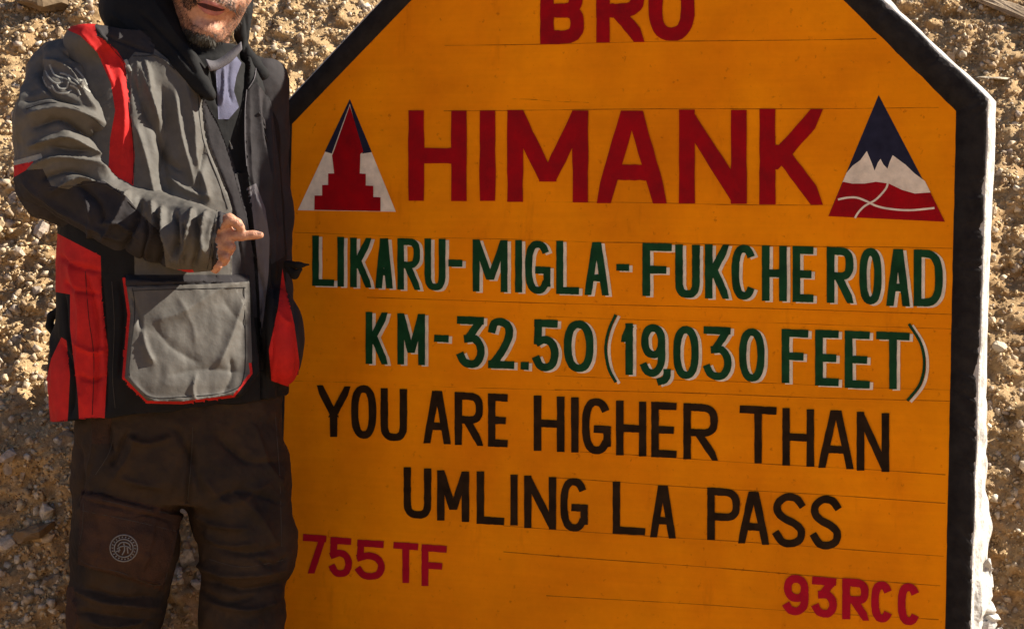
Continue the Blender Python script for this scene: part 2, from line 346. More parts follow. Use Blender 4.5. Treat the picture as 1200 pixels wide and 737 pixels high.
def hull(n, seed, flat=.7):
    r = random.Random(seed); bm = bmesh.new()
    for k in range(n):
        v = Vector((r.gauss(0, 1), r.gauss(0, 1), r.gauss(0, 1))).normalized(); v = v*(.8+.35*r.random()); bm.verts.new((v.x, v.y*.85, v.z*flat))
    res = bmesh.ops.convex_hull(bm, input=bm.verts); bmesh.ops.delete(bm, geom=[e for e in res['geom_interior'] if isinstance(e, bmesh.types.BMVert)], context='VERTS')
    bmesh.ops.triangulate(bm, faces=bm.faces); bm.verts.ensure_lookup_table(); bm.verts.index_update()
    V = np.array([v.co[:] for v in bm.verts]); F = np.array([[v.index for v in f.verts] for f in bm.faces]); bm.free(); return V, F
def rand_rot(n):
    q = rng.normal(size=(n, 4)); q /= np.linalg.norm(q, axis=1, keepdims=True); a, b, c, d = q.T
    return np.stack([np.stack([1-2*(c*c+d*d), 2*(b*c-a*d), 2*(b*d+a*c)], -1), np.stack([2*(b*c+a*d), 1-2*(b*b+d*d), 2*(c*d-a*b)], -1), np.stack([2*(b*d-a*c), 2*(c*d+a*b), 1-2*(b*b+c*c)], -1)], 1)
def scatter(n, boxes, smin, smax, power, nverts, name, material):
    Vs, Fs, off = [], [], 0; shapes = [hull(nverts, 100+k) for k in range(12)]
    ar = np.array([(b[1]-b[0])*(b[3]-b[2])*b[4] for b in boxes]); cnt = (n*ar/ar.sum()).astype(int)
    xs = np.concatenate([rng.uniform(b[0], b[1], c) for b, c in zip(boxes, cnt)]); zs = np.concatenate([rng.uniform(b[2], b[3], c) for b, c in zip(boxes, cnt)])
    s = smin+(smax-smin)*rng.random(len(xs))**power; y = bank_surface(xs, zs)
    C = np.stack([xs, y-.15*s, zs], -1); R = rand_rot(len(xs)); kk = rng.integers(0, 12, len(xs))
    for k in range(12):
        m = kk == k; v, f = shapes[k]; W = np.einsum('nij,vj->nvi', R[m], v)*s[m][:, None, None]+C[m][:, None, :]
        Vs.append(W.reshape(-1, 3)); Fs.append((f[None]+(np.arange(m.sum())*len(v))[:, None, None]+off).reshape(-1, 3)); off += m.sum()*len(v)
    return mesh_obj(name, np.concatenate(Vs), np.concatenate(Fs), material, bank, False, 'stuff')
BOX = [(-1.15, .20, .25, 1.55, 1.6), (-1.15, .75, 1.55, 2.3, 1.4), (.85, 2.4, .15, 2.4, 1.0)]
scatter(82000, BOX, .0022, .0100, 1.9, 8, 'fine_gravel', M['gravel'])
scatter(11500, BOX, .0055, .0165, 2.2, 12, 'coarse_gravel', M['stone'])
# the larger stones, one by one
protos = []
for k in range(14):
    v, f = hull(18, 300+k, .62); me = bpy.data.meshes.new('stone'); me.from_pydata([tuple(q) for q in v], [], [tuple(int(a) for a in q) for q in f]); me.materials.append(M['stone']); me.update(); protos.append(me)
def stone(x, z, s, k, sink=.25, sc=(1, 1, 1)):
    o = bpy.data.objects.new('stone', protos[k % 14]); scene.collection.objects.link(o); o.parent = bank
    o.location = (x, float(bank_surface(np.array([x]), np.array([z]))[0])-s*(.45-sink), z); o.rotation_euler = (random.uniform(0, 6), random.uniform(0, 6), random.uniform(0, 6)); o.scale = (s*sc[0], s*sc[1], s*sc[2])
for k in range(285):
    r = random.random()
    if r < .62: x, z = random.uniform(-.95, .02), random.uniform(.42, 1.45)
    elif r < .78: x, z = random.uniform(-.95, .5), random.uniform(1.4, 1.95)
    else: x, z = random.uniform(1.05, 2.1), random.uniform(.3, 2.1)
    low = x < .1 and z < .78
    stone(x, z, random.uniform(.012, .036 if low else .020)*(1 if random.random() < .85 else 1.35), k)

def big_rock(u, v, d, size, seed, label, rot, material):
    v_, f_ = hull(40, seed, .55); bm = bmesh.new(); vs = [bm.verts.new(q) for q in v_]; [bm.faces.new([vs[i] for i in f]) for f in f_]
    bmesh.ops.subdivide_edges(bm, edges=bm.edges, cuts=3, use_grid_fill=True)
    R_ = Matrix.Rotation(rot[1], 3, 'Y') @ Matrix.Rotation(rot[0], 3, 'X')
    P = np.array([R_ @ Vector((q.co.x*size[0], q.co.y*size[1], q.co.z*size[2])) for q in bm.verts]); P += (fbm(P*25+seed, 4)[:, None])*.010*P/np.linalg.norm(P, axis=1, keepdims=True)
    F_ = [[q.index for q in f.verts] for f in bm.faces]; bm.verts.index_update(); bm.free()
    o = mesh_obj('rock', P, F_, material, None, False); o.location = tuple(P3(u, v, d)); o['label'] = label; o['category'] = 'rock'; return o
def bank_hit(u, v):                                        # distance at which a sight line meets the bank
    for d in np.arange(3.6, 7.5, .01):
        p = P3(u, v, d)
        if p[1] > float(bank_surface(np.array([p[0]]), np.array([p[2]]))[0]): return d
    return 5.
big_rock(50, 0, bank_hit(50, 4)-.03, (.085, .09, .05), 41, 'dark brown rock jutting out of the bank at the top left corner', (.3, .25), M['rock'])
big_rock(1165, 2, bank_hit(1165, 6)-.012, (.19, .05, .030), 42, 'flat tan rock slab with a dark crack beneath at the top right corner', (.35, .42), M['slabrock'])
big_rock(1163, 92, bank_hit(1163, 92)-.01, (.045, .03, .010), 43, 'thin pale stone sliver lying on the bank right of the sign corner', (.1, .05), M['pale'])
big_rock(1172, 408, bank_hit(1172, 408)-.005, (.022, .02, .024), 44, 'rounded pale cobble set in the bank right of the sign', (.1, .05), M['pale'])
big_rock(42, 622, bank_hit(42, 622)-.01, (.06, .05, .035), 45, 'large dark rock in the shade at the lower left', (.2, -.3), M['rock'])
big_rock(62, 680, bank_hit(62, 680)-.01, (.035, .035, .035), 46, 'grey shaded rock low on the bank left of the trouser leg', (.2, -.3), M['slabrock'])

# ------------------------------------------------------------------ the sign
TH = .078
sign = empty('road_sign', (.73, .1, 0), 'tall octagonal orange concrete sign with black border and painted red, green and dark lettering', 'sign')
def clean(pts): return [tuple(on_sign(u, v, 0)[[0, 2]]) for u, v in pts]
ax0 = on_sign(342, 145)[[0, 2]]; bx0 = on_sign(1122, 130)[[0, 2]]; sl = on_sign(482, 0)[[0, 2]]; sr = on_sign(990, 0)[[0, 2]]
kl = (sl[1]-ax0[1])/(sl[0]-ax0[0]); kr = (sr[1]-bx0[1])/(sr[0]-bx0[0]); ZT = 2.02
inner = [(ax0[0], .16), (bx0[0]+.004, .16), tuple(bx0), (bx0[0]+(ZT-bx0[1])/kr, ZT), (ax0[0]+(ZT-ax0[1])/kl, ZT), tuple(ax0)]
oc = [on_sign(327, 127)[[0, 2]], on_sign(1160, 115)[[0, 2]]]; osl = on_sign(446, 0)[[0, 2]]; osr = on_sign(1041, 2)[[0, 2]]
k2l = (osl[1]-oc[0][1])/(osl[0]-oc[0][0]); k2r = (osr[1]-oc[1][1])/(osr[0]-oc[1][0]); ZO = ZT+.06
obr = on_sign(1139, 737)[[0, 2]]
dxr = (obr[0]-oc[1][0])/(obr[1]-oc[1][1])
outer = [(oc[0][0], .06), (oc[1][0]+dxr*(.06-oc[1][1]), .06), tuple(oc[1]), (oc[1][0]+(ZO-oc[1][1])/k2r, ZO), (oc[0][0]+(ZO-oc[0][1])/k2l, ZO), tuple(oc[0])]
def dense(poly, step):
    out = []
    for i in range(len(poly)):
        a, b = np.array(poly[i]), np.array(poly[(i+1) % len(poly)]); n = max(1, int(np.linalg.norm(b-a)/step))
        for k in range(n): out.append(a+(b-a)*k/n)
    return np.array(out)
def offset_in(P, d):
    T = np.roll(P, -1, 0)-np.roll(P, 1, 0); T /= np.linalg.norm(T, axis=1, keepdims=True); return P+np.stack([-T[:, 1], T[:, 0]], 1)*np.asarray(d).reshape(-1, 1)
D = dense(outer, .008); n = len(D)
jag = .005*fbm(np.stack([D[:, 0]*14, D[:, 1]*14, D[:, 0]*0], 1), 3); right = (D[:, 0] > 1.2)
rings = []; yv = []
for d, y in ((.006, 0.0), (.0025, .0012), (0.0, .005), (-.001, .014)): rings.append(offset_in(D, d+jag*(.2 if y == 0 else .3))); yv.append(np.full(n, y))
for y in np.linspace(.025, TH, 10):
    rough = fbm(np.stack([D[:, 0]*9, D[:, 1]*9, np.full(n, y*9)], 1), 3)
    low = np.clip((1.0-D[:, 1])/.5, 0, 1)*right; rings.append(offset_in(D, -.001-.005*np.abs(rough)-low*(.05*np.abs(rough)+.012)*(y/TH))); yv.append(np.full(n, y))
rings.append(offset_in(D, .02)); yv.append(np.full(n, TH+.01))
V = np.concatenate([np.stack([r[:, 0], y, r[:, 1]], 1) for r, y in zip(rings, yv)]); F = []
for k in range(len(rings)-1):
    i = np.arange(n); j = (i+1) % n; F.append(np.stack([k*n+i, k*n+j, (k+1)*n+j, (k+1)*n+i], 1)[:, ::-1])
F = [tuple(int(a) for a in q) for q in np.concatenate(F)]; F.append(tuple(range(n))); F.append(tuple(range((len(rings)-1)*n, len(rings)*n))[::-1])
slab = mesh_obj('slab', V, F, M['white'], sign); slab['label'] = 'whitewashed slab with rough edges'
# black border band
Di = []; Do = offset_in(D, .012+np.abs(jag)*.6+.004*np.clip(fbm(np.stack([D[:, 0]*60, D[:, 1]*60, D[:, 0]*0], 1), 2), 0, 1))
Din = dense(inner, .008)
bm = bmesh.new()
def band(Do, Di, y, name, material, parent):
    # strip between two loops with equal parameterisation by corner segments
    V = []; F = []
    return None
cor_o, cor_i = np.array(outer), np.array(inner); Vb, Fb = [], []
oo = offset_in(D, .0)
segs = []
for i in range(6):
    a, b = cor_o[i], cor_o[(i+1) % 6]; c, d = cor_i[i], cor_i[(i+1) % 6]; nseg = max(2, int(np.linalg.norm(b-a)/.005)); t = (np.arange(nseg)/nseg)[:, None]
    segs.append((a+(b-a)*t, c+(d-c)*t))
O_ = np.concatenate([s[0] for s in segs]); I_ = np.concatenate([s[1] for s in segs]); nn = len(O_)
ed = .007+.004*fbm(np.stack([O_[:, 0]*14, O_[:, 1]*14, O_[:, 0]*0], 1), 2)+.009*np.clip(fbm(np.stack([O_[:, 0]*110, O_[:, 1]*110, O_[:, 0]*0], 1), 3)-.15, 0, 1)*(O_[:, 0] > .7)
dirn = (I_-O_)/np.linalg.norm(I_-O_, axis=1, keepdims=True); O2 = O_+dirn*(.0042+np.clip(ed-.007, 0, 1)*np.where(O_[:, 0] > .7, 1, .2))[:, None]; I2 = I_+.0006*fbm(np.stack([I_[:, 0]*40, I_[:, 1]*40, I_[:, 0]*0], 1), 2)[:, None]
I2 = I2+dirn*.002
V = np.concatenate([np.stack([q[:, 0], np.full(nn, y), q[:, 1]], 1) for q, y in ((O2, -.0005), (O2+dirn*.002, -.003), (I2, -.003), (I2, -.0005))]); i = np.arange(nn); j = (i+1) % nn
F = np.concatenate([np.stack([k*nn+i, k*nn+j, (k+1)*nn+j, (k+1)*nn+i], 1)[:, ::-1] for k in range(3)])
mesh_obj('border', V, F, M['black'], sign)['label'] = 'black painted border'
V = np.array([(x, -.002, z) for x, z in inner]); mesh_obj('panel', V, [tuple(range(6))], M['orange'], sign)['label'] = 'orange painted face'

# scored guide lines across the face
LINES = [((521, 53.6), (1027, 45.5), 1), ((520, 129.8), (1100, 126.5), .8), ((630, 236.5), (1000, 241.5), .7), ((700, 284), (1116, 291.5), 1), ((345, 273), (700, 284), .35),
         ((430, 349), (1116, 368), .8), ((640, 371), (1116, 385), .5), ((650, 440), (1116, 457), .7), ((650, 456), (1116, 470.5), 1), ((345, 446), (660, 458), .3),
         ((680, 529.5), (1108, 556), .9), ((650, 560), (1108, 589), 1), ((590, 616), (1106, 651), .9), ((590, 646), (1102, 686), 1), ((640, 697), (1100, 726), .8), ((600, 116), (690, 121), .4)]
def ribbon(pts, wd, y, V, F):
    p = [np.array(q, float) for q in pts]; n = len(p); o = len(V)
    for i in range(n):
        a = p[max(i-1, 0)]; c = p[min(i+1, n-1)]; t = (c-a)/np.linalg.norm(c-a); nr = np.array([-t[1], t[0]])
        wi = wd[i] if hasattr(wd, '__len__') else wd
        for s in (1, -1): q = p[i]+nr*wi/2*s; V.append(on_sign(q[0], q[1], y))
    for i in range(n-1): F.append((o+2*i, o+2*i+1, o+2*i+3, o+2*i+2))
for k, (a, b, wt) in enumerate(LINES):
    V, F = [], []; n = 60; t = np.linspace(0, 1, n); base = [(a[0]+(b[0]-a[0])*q, a[1]+(b[1]-a[1])*q+.5*math.sin(q*9+k)) for q in t]
    wd = np.clip(.95*wt+.5*fbm(np.stack([t*14, t*0+k*3.1, t*0], 1), 3), 0.0, 1.4); ribbon(base, wd, -.0024, V, F)
    mesh_obj('guide_line', V, F, M['scratch'], sign)

# lettering ---------------------------------------------------------
def arc(cx, cy, rx, ry, a0, a1, n=14): return [(cx+rx*math.cos(math.radians(a0+(a1-a0)*k/n)), cy+ry*math.sin(math.radians(a0+(a1-a0)*k/n))) for k in range(n+1)]
def sq(cx, cy, rx, ry, a0, a1, n=16, e=.72):              # squarish arc, as a flat brush paints it
    o = []
    for k in range(n+1):
        a = math.radians(a0+(a1-a0)*k/n); c, s = math.cos(a), math.sin(a); o.append((cx+rx*math.copysign(abs(c)**e, c), cy+ry*math.copysign(abs(s)**e, s)))
    return o
G = {
 'H': [[(0, 0), (0, 1)], [(1, 0), (1, 1)], [(0, .5), (1, .5)]], 'I': [[(.5, 0), (.5, 1)]],
 'M': [[(0, 0), (0, 1)], [(1, 0), (1, 1)], [(0.04, 1), (.45, .27)], [(.96, 1), (.55, .27)]], 'A': [[(0, 0), (.41, 1)], [(1, 0), (.59, 1)], [(.17, .3), (.83, .3)]],
 'N': [[(0, 0), (0, 1)], [(1, 0), (1, 1)], [(.02, 1), (.98, 0)]], 'K': [[(0, 0), (0, 1)], [(1, 1), (.16, .44)], [(.3, .55), (1, 0)]],
 'B': [[(0, 0), (0, 1)], [(0, 1)]+sq(.45, .76, .5, .24, 90, -90)+[(0, .52)], [(0, .52)]+sq(.45, .26, .55, .26, 90, -90)+[(0, 0)]],
 'R': [[(0, 0), (0, 1)], [(0, 1)]+sq(.5, .74, .5, .26, 90, -90)+[(0, .48)], [(.42, .46), (1, 0)]],
 'P': [[(0, 0), (0, 1)], [(0, 1)]+sq(.5, .72, .5, .28, 90, -90)+[(0, .44)]], 'D': [[(0, 0), (0, 1)], [(0, 1)]+sq(.3, .5, .7, .5, 90, -90)+[(0, 0)]],
 'O': [sq(.5, .5, .5, .5, 90, 450, 32, .8)], '0': [sq(.5, .5, .5, .5, 90, 450, 32, .85)], 'L': [[(0, 1), (0, 0)], [(0, 0), (1, 0)]],
 'U': [[(0, 1), (0, .4)]+sq(.5, .3, .5, .3, 180, 360)+[(1, .4), (1, 1)]], '-': [[(0, .5), (1, .5)]],
 'G': [sq(.5, .5, .5, .5, 40, 322, 32, .8), [(1, .46), (1, .12)], [(.55, .44), (1, .44)]], 'F': [[(0, 0), (0, 1)], [(0, 1), (1, 1)], [(0, .5), (.75, .5)]],
 'C': [sq(.5, .5, .5, .5, 42, 318, 28, .8)], 'E': [[(0, 0), (0, 1)], [(0, 1), (1, 1)], [(0, 0), (1, 0)], [(0, .5), (.85, .5)]], 'T': [[(0, 1), (1, 1)], [(.5, 0), (.5, 1)]],
 'Y': [[(0, 1), (.48, .45)], [(1, 1), (.52, .45)], [(.5, 0), (.5, .5)]],
 'S': [spline([(1, .84), (.78, .98), (.4, 1), (.08, .86), (.06, .68), (.3, .54), (.7, .44), (.97, .30), (.92, .1), (.6, 0), (.25, .02), (0, .2)], 4)],
 '3': [[(.02, 1), (.96, 1)], [(.93, .97), (.40, .60)], spline([(.36, .58), (.7, .58), (.96, .42), (.98, .2), (.75, .02), (.4, 0), (.15, .06), (0, .2)], 4)], '2': [spline([(.02, .78), (.15, .96), (.5, 1), (.88, .9), (.92, .68), (.66, .4), (.3, .15), (.05, .02)], 4), [(0.02, 0), (1, 0)]],
 '5': [[(.95, 1), (.1, 1)], [(.12, 1), (.08, .56)], spline([(.08, .56), (.45, .63), (.82, .56), (1, .34), (.86, .08), (.5, 0), (.2, .04), (0, .2)], 4)],
 '7': [[(0, 1), (1, 1)], [(.96, .98), (.35, 0)]], '1': [[(.75, 0), (.75, 1)], [(0, .74), (.6, .93)]], '9': [sq(.52, .70, .46, .30, 0, 360, 26, .9), [(.98, .70)]+spline([(.98, .6), (.94, .2), (.6, 0), (.2, .02), (0, .16)], 4)],
 '.': [[(0.2, .5), (.8, .5)]], ',': [spline([(1, 1), (.95, .5), (.6, .15), (0, 0)], 4)],
 '(': [spline([(1, 1), (.35, .78), (0, .5), (.3, .2), (1, 0)], 5)], ')': [spline([(0.1, 1), (.8, .75), (1, .48), (.75, .22), (0, 0)], 5)],
}
FLATX = {'H', 'I', 'M', 'A', 'N', 'K', 'Y', 'T', 'R', 'P', 'B', 'D', 'L', 'F', 'E', '7', '1', 'U'}
def stroke_poly(ps, wd, y, V, F, flat, jit, lim):
    p = [np.array(q, float) for q in ps]; closed = np.linalg.norm(p[0]-p[-1]) < .01; n = len(p); o = len(V); res = []
    for i in range(n):
        if closed: a, c = p[(i-1) % (n-1)], p[(i+1) % (n-1)]; d1 = p[i]-a; d2 = c-p[i]
        else: d1 = p[i]-p[i-1] if i else p[1]-p[0]; d2 = p[i+1]-p[i] if i < n-1 else d1
        d1 = d1/np.linalg.norm(d1); d2 = d2/np.linalg.norm(d2); t = d1+d2; t /= np.linalg.norm(t)+1e-9; nr = np.array([-t[1], t[0]]); cs = max(.42, abs(float(nr@np.array([-d1[1], d1[0]]))))
        h = wd/2/cs*(1+jit*random.uniform(-1, 1)); q = p[i].copy()
        L, Rr = q+nr*h, q-nr*h
        if not closed and i in (0, n-1):
            e = -d1 if i == 0 else d2
            if abs(e[1]) > .45 and flat:
                ve = q[1]+math.copysign(wd/2, e[1]); L = L+e*((ve-L[1])/e[1]); Rr = Rr+e*((ve-Rr[1])/e[1])
            elif flat or abs(e[0]) > .9: L = L+e*wd/2; Rr = Rr+e*wd/2
            else: L = L+e*wd*.25; Rr = Rr+e*wd*.25
        if flat: L, Rr = [np.array([min(max(q_[0], lim[0]-.3), lim[1]+.3), q_[1]]) for q_ in (L, Rr)]
        res += [L, Rr]
    for q in res: V.append(on_sign(q[0], q[1], y))
    for i in range(n-1): F.append((o+2*i, o+2*i+1, o+2*i+3, o+2*i+2))
def letter(ch, xl, xr, yt, yb, wd, y0, V, F, jit=.055, dx=0, dy=0, rnd=None):
    if ch in '-': wd = yb-yt
    if ch in '.': wd = yb-yt
    slope = .00013*((yt+yb)/2-130)
    for k, st in enumerate(G[ch]):
        pts = []
        st2 = []
        for i in range(len(st)):                          # long straight runs get in-between points so the brush edge can waver
            st2.append(st[i])
            if i < len(st)-1 and math.dist(st[i], st[i+1]) > .3:
                for q in (.14, .3, .44, .58, .72, .87): st2.append((st[i][0]+(st[i+1][0]-st[i][0])*q, st[i][1]+(st[i+1][1]-st[i][1])*q))
        for (a, b) in st2:
            u = xl+wd/2+a*max(0, xr-xl-wd); v = yb-wd/2-b*max(0, yb-yt-wd); v += slope*(u-(xl+xr)/2); pts.append((u+dx, v+dy))
        stroke_poly(pts, wd, y0-.00012*k, V, F, ch in FLATX, jit, (xl+dx, xr+dx))
def word(text, spec, wd, material, label, shade=None):
    for ch, (a, b, c, d) in zip(text, spec):
        st = random.getstate(); V, F = [], []; ww = 3.4 if ch in '()' else wd
        letter(ch, a, b, c, d, ww, -.0040, V, F); o = mesh_obj('letter', V, F, M[material], sign); o['label'] = label
        if shade:
            random.setstate(st); V, F = [], []; letter(ch, a, b, c, d, ww, -.0030, V, F, dx=shade[0], dy=shade[1]); mesh_obj('highlight', V, F, M['cream'], o)
word('BRO', [(633, 684.4, -24, 52), (698.6, 755, -27, 50), (760, 814, -29, 48.5)], 16, 'red', 'red letter of BRO cut by the photo top')
word('HIMANK', [(478.5, 547, 129.8, 235.6), (561.6, 581, 129.8, 235.6), (594.4, 689.3, 129.5, 237), (699.5, 781, 130, 238.5), (795.7, 875, 129, 238.8), (890, 964, 128, 240)], 18.5, 'red', 'large red letter of HIMANK')
S = (4, 1.5)
word('LIKARU-', [(365.9, 391.5, 276.4, 335.2), (395, 403.5, 277.8, 335.8), (410.3, 435, 278.8, 336.9), (440, 460, 279.5, 338), (465.6, 492.3, 279.6, 339.6), (497.4, 522, 279.8, 340.3), (525.4, 541.8, 304.4, 312.5)], 7.8, 'green', 'green letter of LIKARU with pale edges', S)
word('MIGLA-', [(553.8, 594.8, 281.2, 342), (603.3, 612, 281.5, 342.7), (615.3, 645, 282.2, 344.4), (651.8, 678.5, 282.5, 344.7), (685.3, 713, 283.9, 346), (722.2, 737.2, 309.5, 317.5)], 8.2, 'green', 'green letter of MIGLA with pale edges', S)
word('FUKCHE', [(752.8, 787.2, 285.2, 347.2), (791.2, 820, 286.8, 349.2), (826, 854, 286.8, 350), (857.2, 886, 287, 351.2), (892.8, 922, 288, 352.8), (928.8, 953.2, 288.8, 354)], 9, 'green', 'green letter of FUKCHE with pale edges', S)
word('ROAD', [(968.8, 1000, 290, 355.2), (1006.8, 1033.2, 290.8, 356.8), (1038.8, 1066, 292, 358.8), (1070.8, 1104.8, 292.8, 359.2)], 9, 'green', 'green letter of ROAD with pale edges', S)
word('KM-', [(428.4, 454, 365.9, 426.7), (465.6, 498, 367.6, 427.4), (508.7, 525.8, 392.6, 400.8)], 8, 'green', 'green letter of KM with pale edges', S)
word('32.50', [(535, 568, 371, 430.8), (571.5, 602.6, 372.7, 431.8), (610, 619.7, 424, 433.2), (623.8, 654.6, 374.5, 435), (660.7, 695.6, 375.5, 436)], 9, 'green', 'green digit of 32.50 with pale edges', S)
word('(19,030', [(708, 723, 367.6, 448.6), (728, 743.2, 378.8, 439.2), (750, 780, 380, 440.8), (770, 786, 430, 451), (788.8, 818.8, 382, 444), (824, 857.2, 383, 445), (866, 896, 384.8, 447.2)], 8.6, 'green', 'green character of (19,030', S)
word('FEET)', [(916, 947.2, 386, 449.2), (955.2, 982.8, 386.8, 452), (990, 1019.2, 388, 454.8), (1026.8, 1066, 389.2, 456), (1062, 1084.8, 379, 470.8)], 9, 'green', 'green letter of FEET with pale edges and closing bracket', S)
word('YOU', [(371.5, 410.5, 452, 511.8), (411.4, 440.9, 451.3, 513.8), (446, 477, 455.3, 516.6)], 8.6, 'dark', 'dark letter of YOU')
word('ARE', [(496.5, 528, 458, 519.8), (532.8, 566, 460, 521.8), (571.9, 594.9, 461.4, 523.5)], 8.6, 'dark', 'dark letter of ARE')
word('HIGHER', [(625.5, 661.4, 464, 528.7), (668.6, 678.7, 465.4, 530), (682, 715.8, 466.6, 532), (721.9, 757.4, 470, 534), (763.2, 792.8, 471.2, 536), (800.8, 841.2, 473.2, 538.8)], 8.8, 'dark', 'dark letter of HIGHER')
word('THAN', [(866.8, 910, 476, 542.8), (916.8, 954, 478.8, 546), (959.2, 1000, 480.8, 548.8), (1004, 1042, 483.2, 552)], 8.8, 'dark', 'dark letter of THAN')
word('UMLING', [(473, 505.4, 548, 607.3), (512.2, 549.7, 551.7, 610.5), (558.6, 590.8, 552.9, 614.2), (597.3, 607.4, 556, 615.4), (614.2, 651.7, 558, 619.4), (656.5, 688.8, 560, 622.6)], 8.6, 'dark', 'dark letter of UMLING')
word('LA', [(718, 756, 565, 626), (762, 791.5, 568.8, 630)], 8.6, 'dark', 'dark letter of LA')
word('PASS', [(828.8, 867.2, 572, 633.2), (865.2, 901, 576, 637.2), (905.2, 944, 578, 640.8), (949.2, 986, 580.8, 643)], 8.8, 'dark', 'dark letter of PASS')
word('755TF', [(355, 382.4, 626.3, 671.8), (385.2, 412.6, 629.5, 675.8), (415.9, 451, 632.7, 679), (461, 490, 635.5, 682.7), (494, 523.5, 638.3, 687)], 8, 'redb', 'small red character of 755TF at the lower left')
word('93RCC', [(917.2, 948, 673.2, 720), (951.2, 980.8, 676, 723), (987, 1018, 678, 726), (1020.8, 1046, 680.8, 728.8), (1052, 1078, 683, 732)], 9.2, 'redb', 'small red character of 93RCC at the lower right')
def plate(name, pts, material, y, parent, sc=(1, 1), off=(0, 0)):
    p = [(off[0]+a/sc[0], off[1]+b/sc[0]) for a, b in pts]; V = [on_sign(a, b, y) for a, b in p]; return mesh_obj(name, V, [tuple(range(len(V)))], M[material], parent)
z4 = dict(sc=(2.835, 2.835), off=(320, 0)); z5 = dict(sc=(2.308, 2.308), off=(680, 0))
e1 = plate('emblem', [(255, 330), (82, 699), (408, 704)], 'cream', -.0030, sign, **z4); e1['label'] = 'triangle emblem with a stepped red tower'
plate('emblem_top', [(255, 330), (172, 504), (195, 511), (255, 345), (297, 511), (328, 506)], 'navy', -.0034, e1, **z4)
plate('emblem_tower', [(255, 352), (203, 500), (196, 517), (203, 577), (183, 577), (183, 615), (163, 615), (163, 650), (138, 650), (137, 698), (357, 702), (357, 656), (333, 655), (333, 618), (308, 617), (308, 578), (288, 577), (290, 512), (300, 505)], 'red', -.0037, e1, **z4)
e2 = plate('emblem', [(807, 258), (671, 585), (986, 600)], 'navy', -.0030, sign, **z5); e2['label'] = 'triangle emblem with snowy mountain and crossing roads'
plate('emblem_snow', [(709, 494), (720, 468), (737, 448), (757, 434), (775, 409), (788, 440), (796, 462), (805, 440), (812, 430), (820, 445), (831, 457), (836, 440), (845, 420), (858, 430), (880, 446), (905, 470), (932, 490), (947, 520), (944, 526), (905, 526), (870, 516), (835, 500), (800, 494), (760, 500)], 'cream', -.0034, e2, **z5)
plate('emblem_ground', [(711, 492), (735, 497), (770, 497), (800, 492), (835, 497), (870, 514), (905, 524), (947, 521), (986, 600), (671, 585)], 'red', -.0037, e2, **z5)
V, F = [], []
for ln, off in (([(697, 540), (722, 535), (748, 535), (775, 545), (800, 557), (835, 565), (890, 569), (958, 563)], -.0040), ([(743, 590), (752, 575), (770, 557), (797, 542), (815, 525), (828, 508), (832, 494)], -.0041)):
    ribbon([(680+a/2.308, b/2.308) for a, b in spline(ln, 4)], 2.4, off, V, F)
mesh_obj('emblem_roads', V, F, M['cream'], e2)
# whitewashed rubble at the foot of the right edge
for k in range(34):
    f_ = random.random(); v_ = 620+130*f_; p = on_sign(1142+26*random.random()*(.4+.7*f_), v_, .07+.03*random.random()); sz = random.uniform(.008, .020)*(.6+.6*f_)
    o = bpy.data.objects.new('stone', protos[k % 14].copy()); o.data.materials.clear(); o.data.materials.append(M['white']); scene.collection.objects.link(o); o.parent = bank
    o.location = tuple(p); o.scale = (sz, sz, sz*1.3); o.rotation_euler = (k, k*2, k*3)

# ------------------------------------------------------------------ the man
DM = 4.03
va = math.radians(28); A = np.array([math.cos(va), math.sin(va), 0]); B = np.array([-math.sin(va), math.cos(va), 0])   # A to his left, B towards his back
base = P3(205, 500, DM); man = empty('person', (base[0], base[1], 0), 'smiling bearded man in grey, red and black jacket pointing at the sign', 'person')
O = np.array([base[0], base[1], 0.]); px = DM/FPX
def pt(u, v, dd=0): return P3(u, v, DM+dd)
TURN = math.radians(16)
# body: one continuous skin from head to ankles with both hands
bd = Soft(O, A, B, (-.42, -.42, .04), (.40, .22, 1.84), .003)
bd.loft([(pt(215, 120), .15, .085), (pt(210, 70), .13, .07), (pt(205, 250), .15, .095), (pt(205, 400), .15, .10), (pt(208, 520), .15, .10)], TURN, .02)
bd.cone(pt(228, 95, .02), pt(243, 15, -.01), .055, .055, .03)
hr = math.radians(13)
bd.ell(pt(264, -55, .01), (.076, .098, .10), .02, roll=-hr); bd.ell(pt(247, 2, -.035), (.063, .070, .066), .025, roll=-hr)
bd.ell(pt(242, 36, -.075), (.027, .024, .022), .018, roll=-hr)                       # chin
bd.cone(pt(210, 0, .0), pt(235, 38, -.05), .026, .02, .02); bd.cone(pt(282, -5, .0), pt(252, 40, -.05), .024, .02, .02)   # jaw
bd.cone(pt(228, -2, -.088), pt(247, 3, -.104), .012, .013, .008); bd.cone(pt(247, 3, -.104), pt(266, 8, -.088), .013, .012, .008)  # upper lip
bd.cone(pt(233, 11, -.082), pt(246, 14, -.096), .0075, .0095, .006); bd.cone(pt(246, 14, -.096), pt(260, 17, -.082), .0095, .0075, .006)
bd.cone(pt(229, 5.5, -.104), pt(247, 9.5, -.124), .0035, .0045, .003, 'sub'); bd.cone(pt(247, 9.5, -.124), pt(265, 13, -.104), .0045, .0035, .003, 'sub')
bd.cone(pt(230, 26, -.112), pt(250, 29, -.118), .006, .006, .01, 'sub')               # hollow under the lip
bd.cone(pt(262, -55, -.10), pt(253, -24, -.128), .010, .015, .012); bd.ell(pt(244, -20, -.108), (.011, .012, .010), .008); bd.ell(pt(263, -18, -.108), (.011, .012, .010), .008)
for eu in (238, 286): bd.ell(pt(eu, -52+(eu-262)*.2, -.085), (.018, .014, .012), .012, op='sub'); bd.ell(pt(eu, -52+(eu-262)*.2, -.066), (.012, .012, .012), .003)
bd.cone(pt(232, -72, -.082), pt(292, -60, -.082), .012, .012, .012)
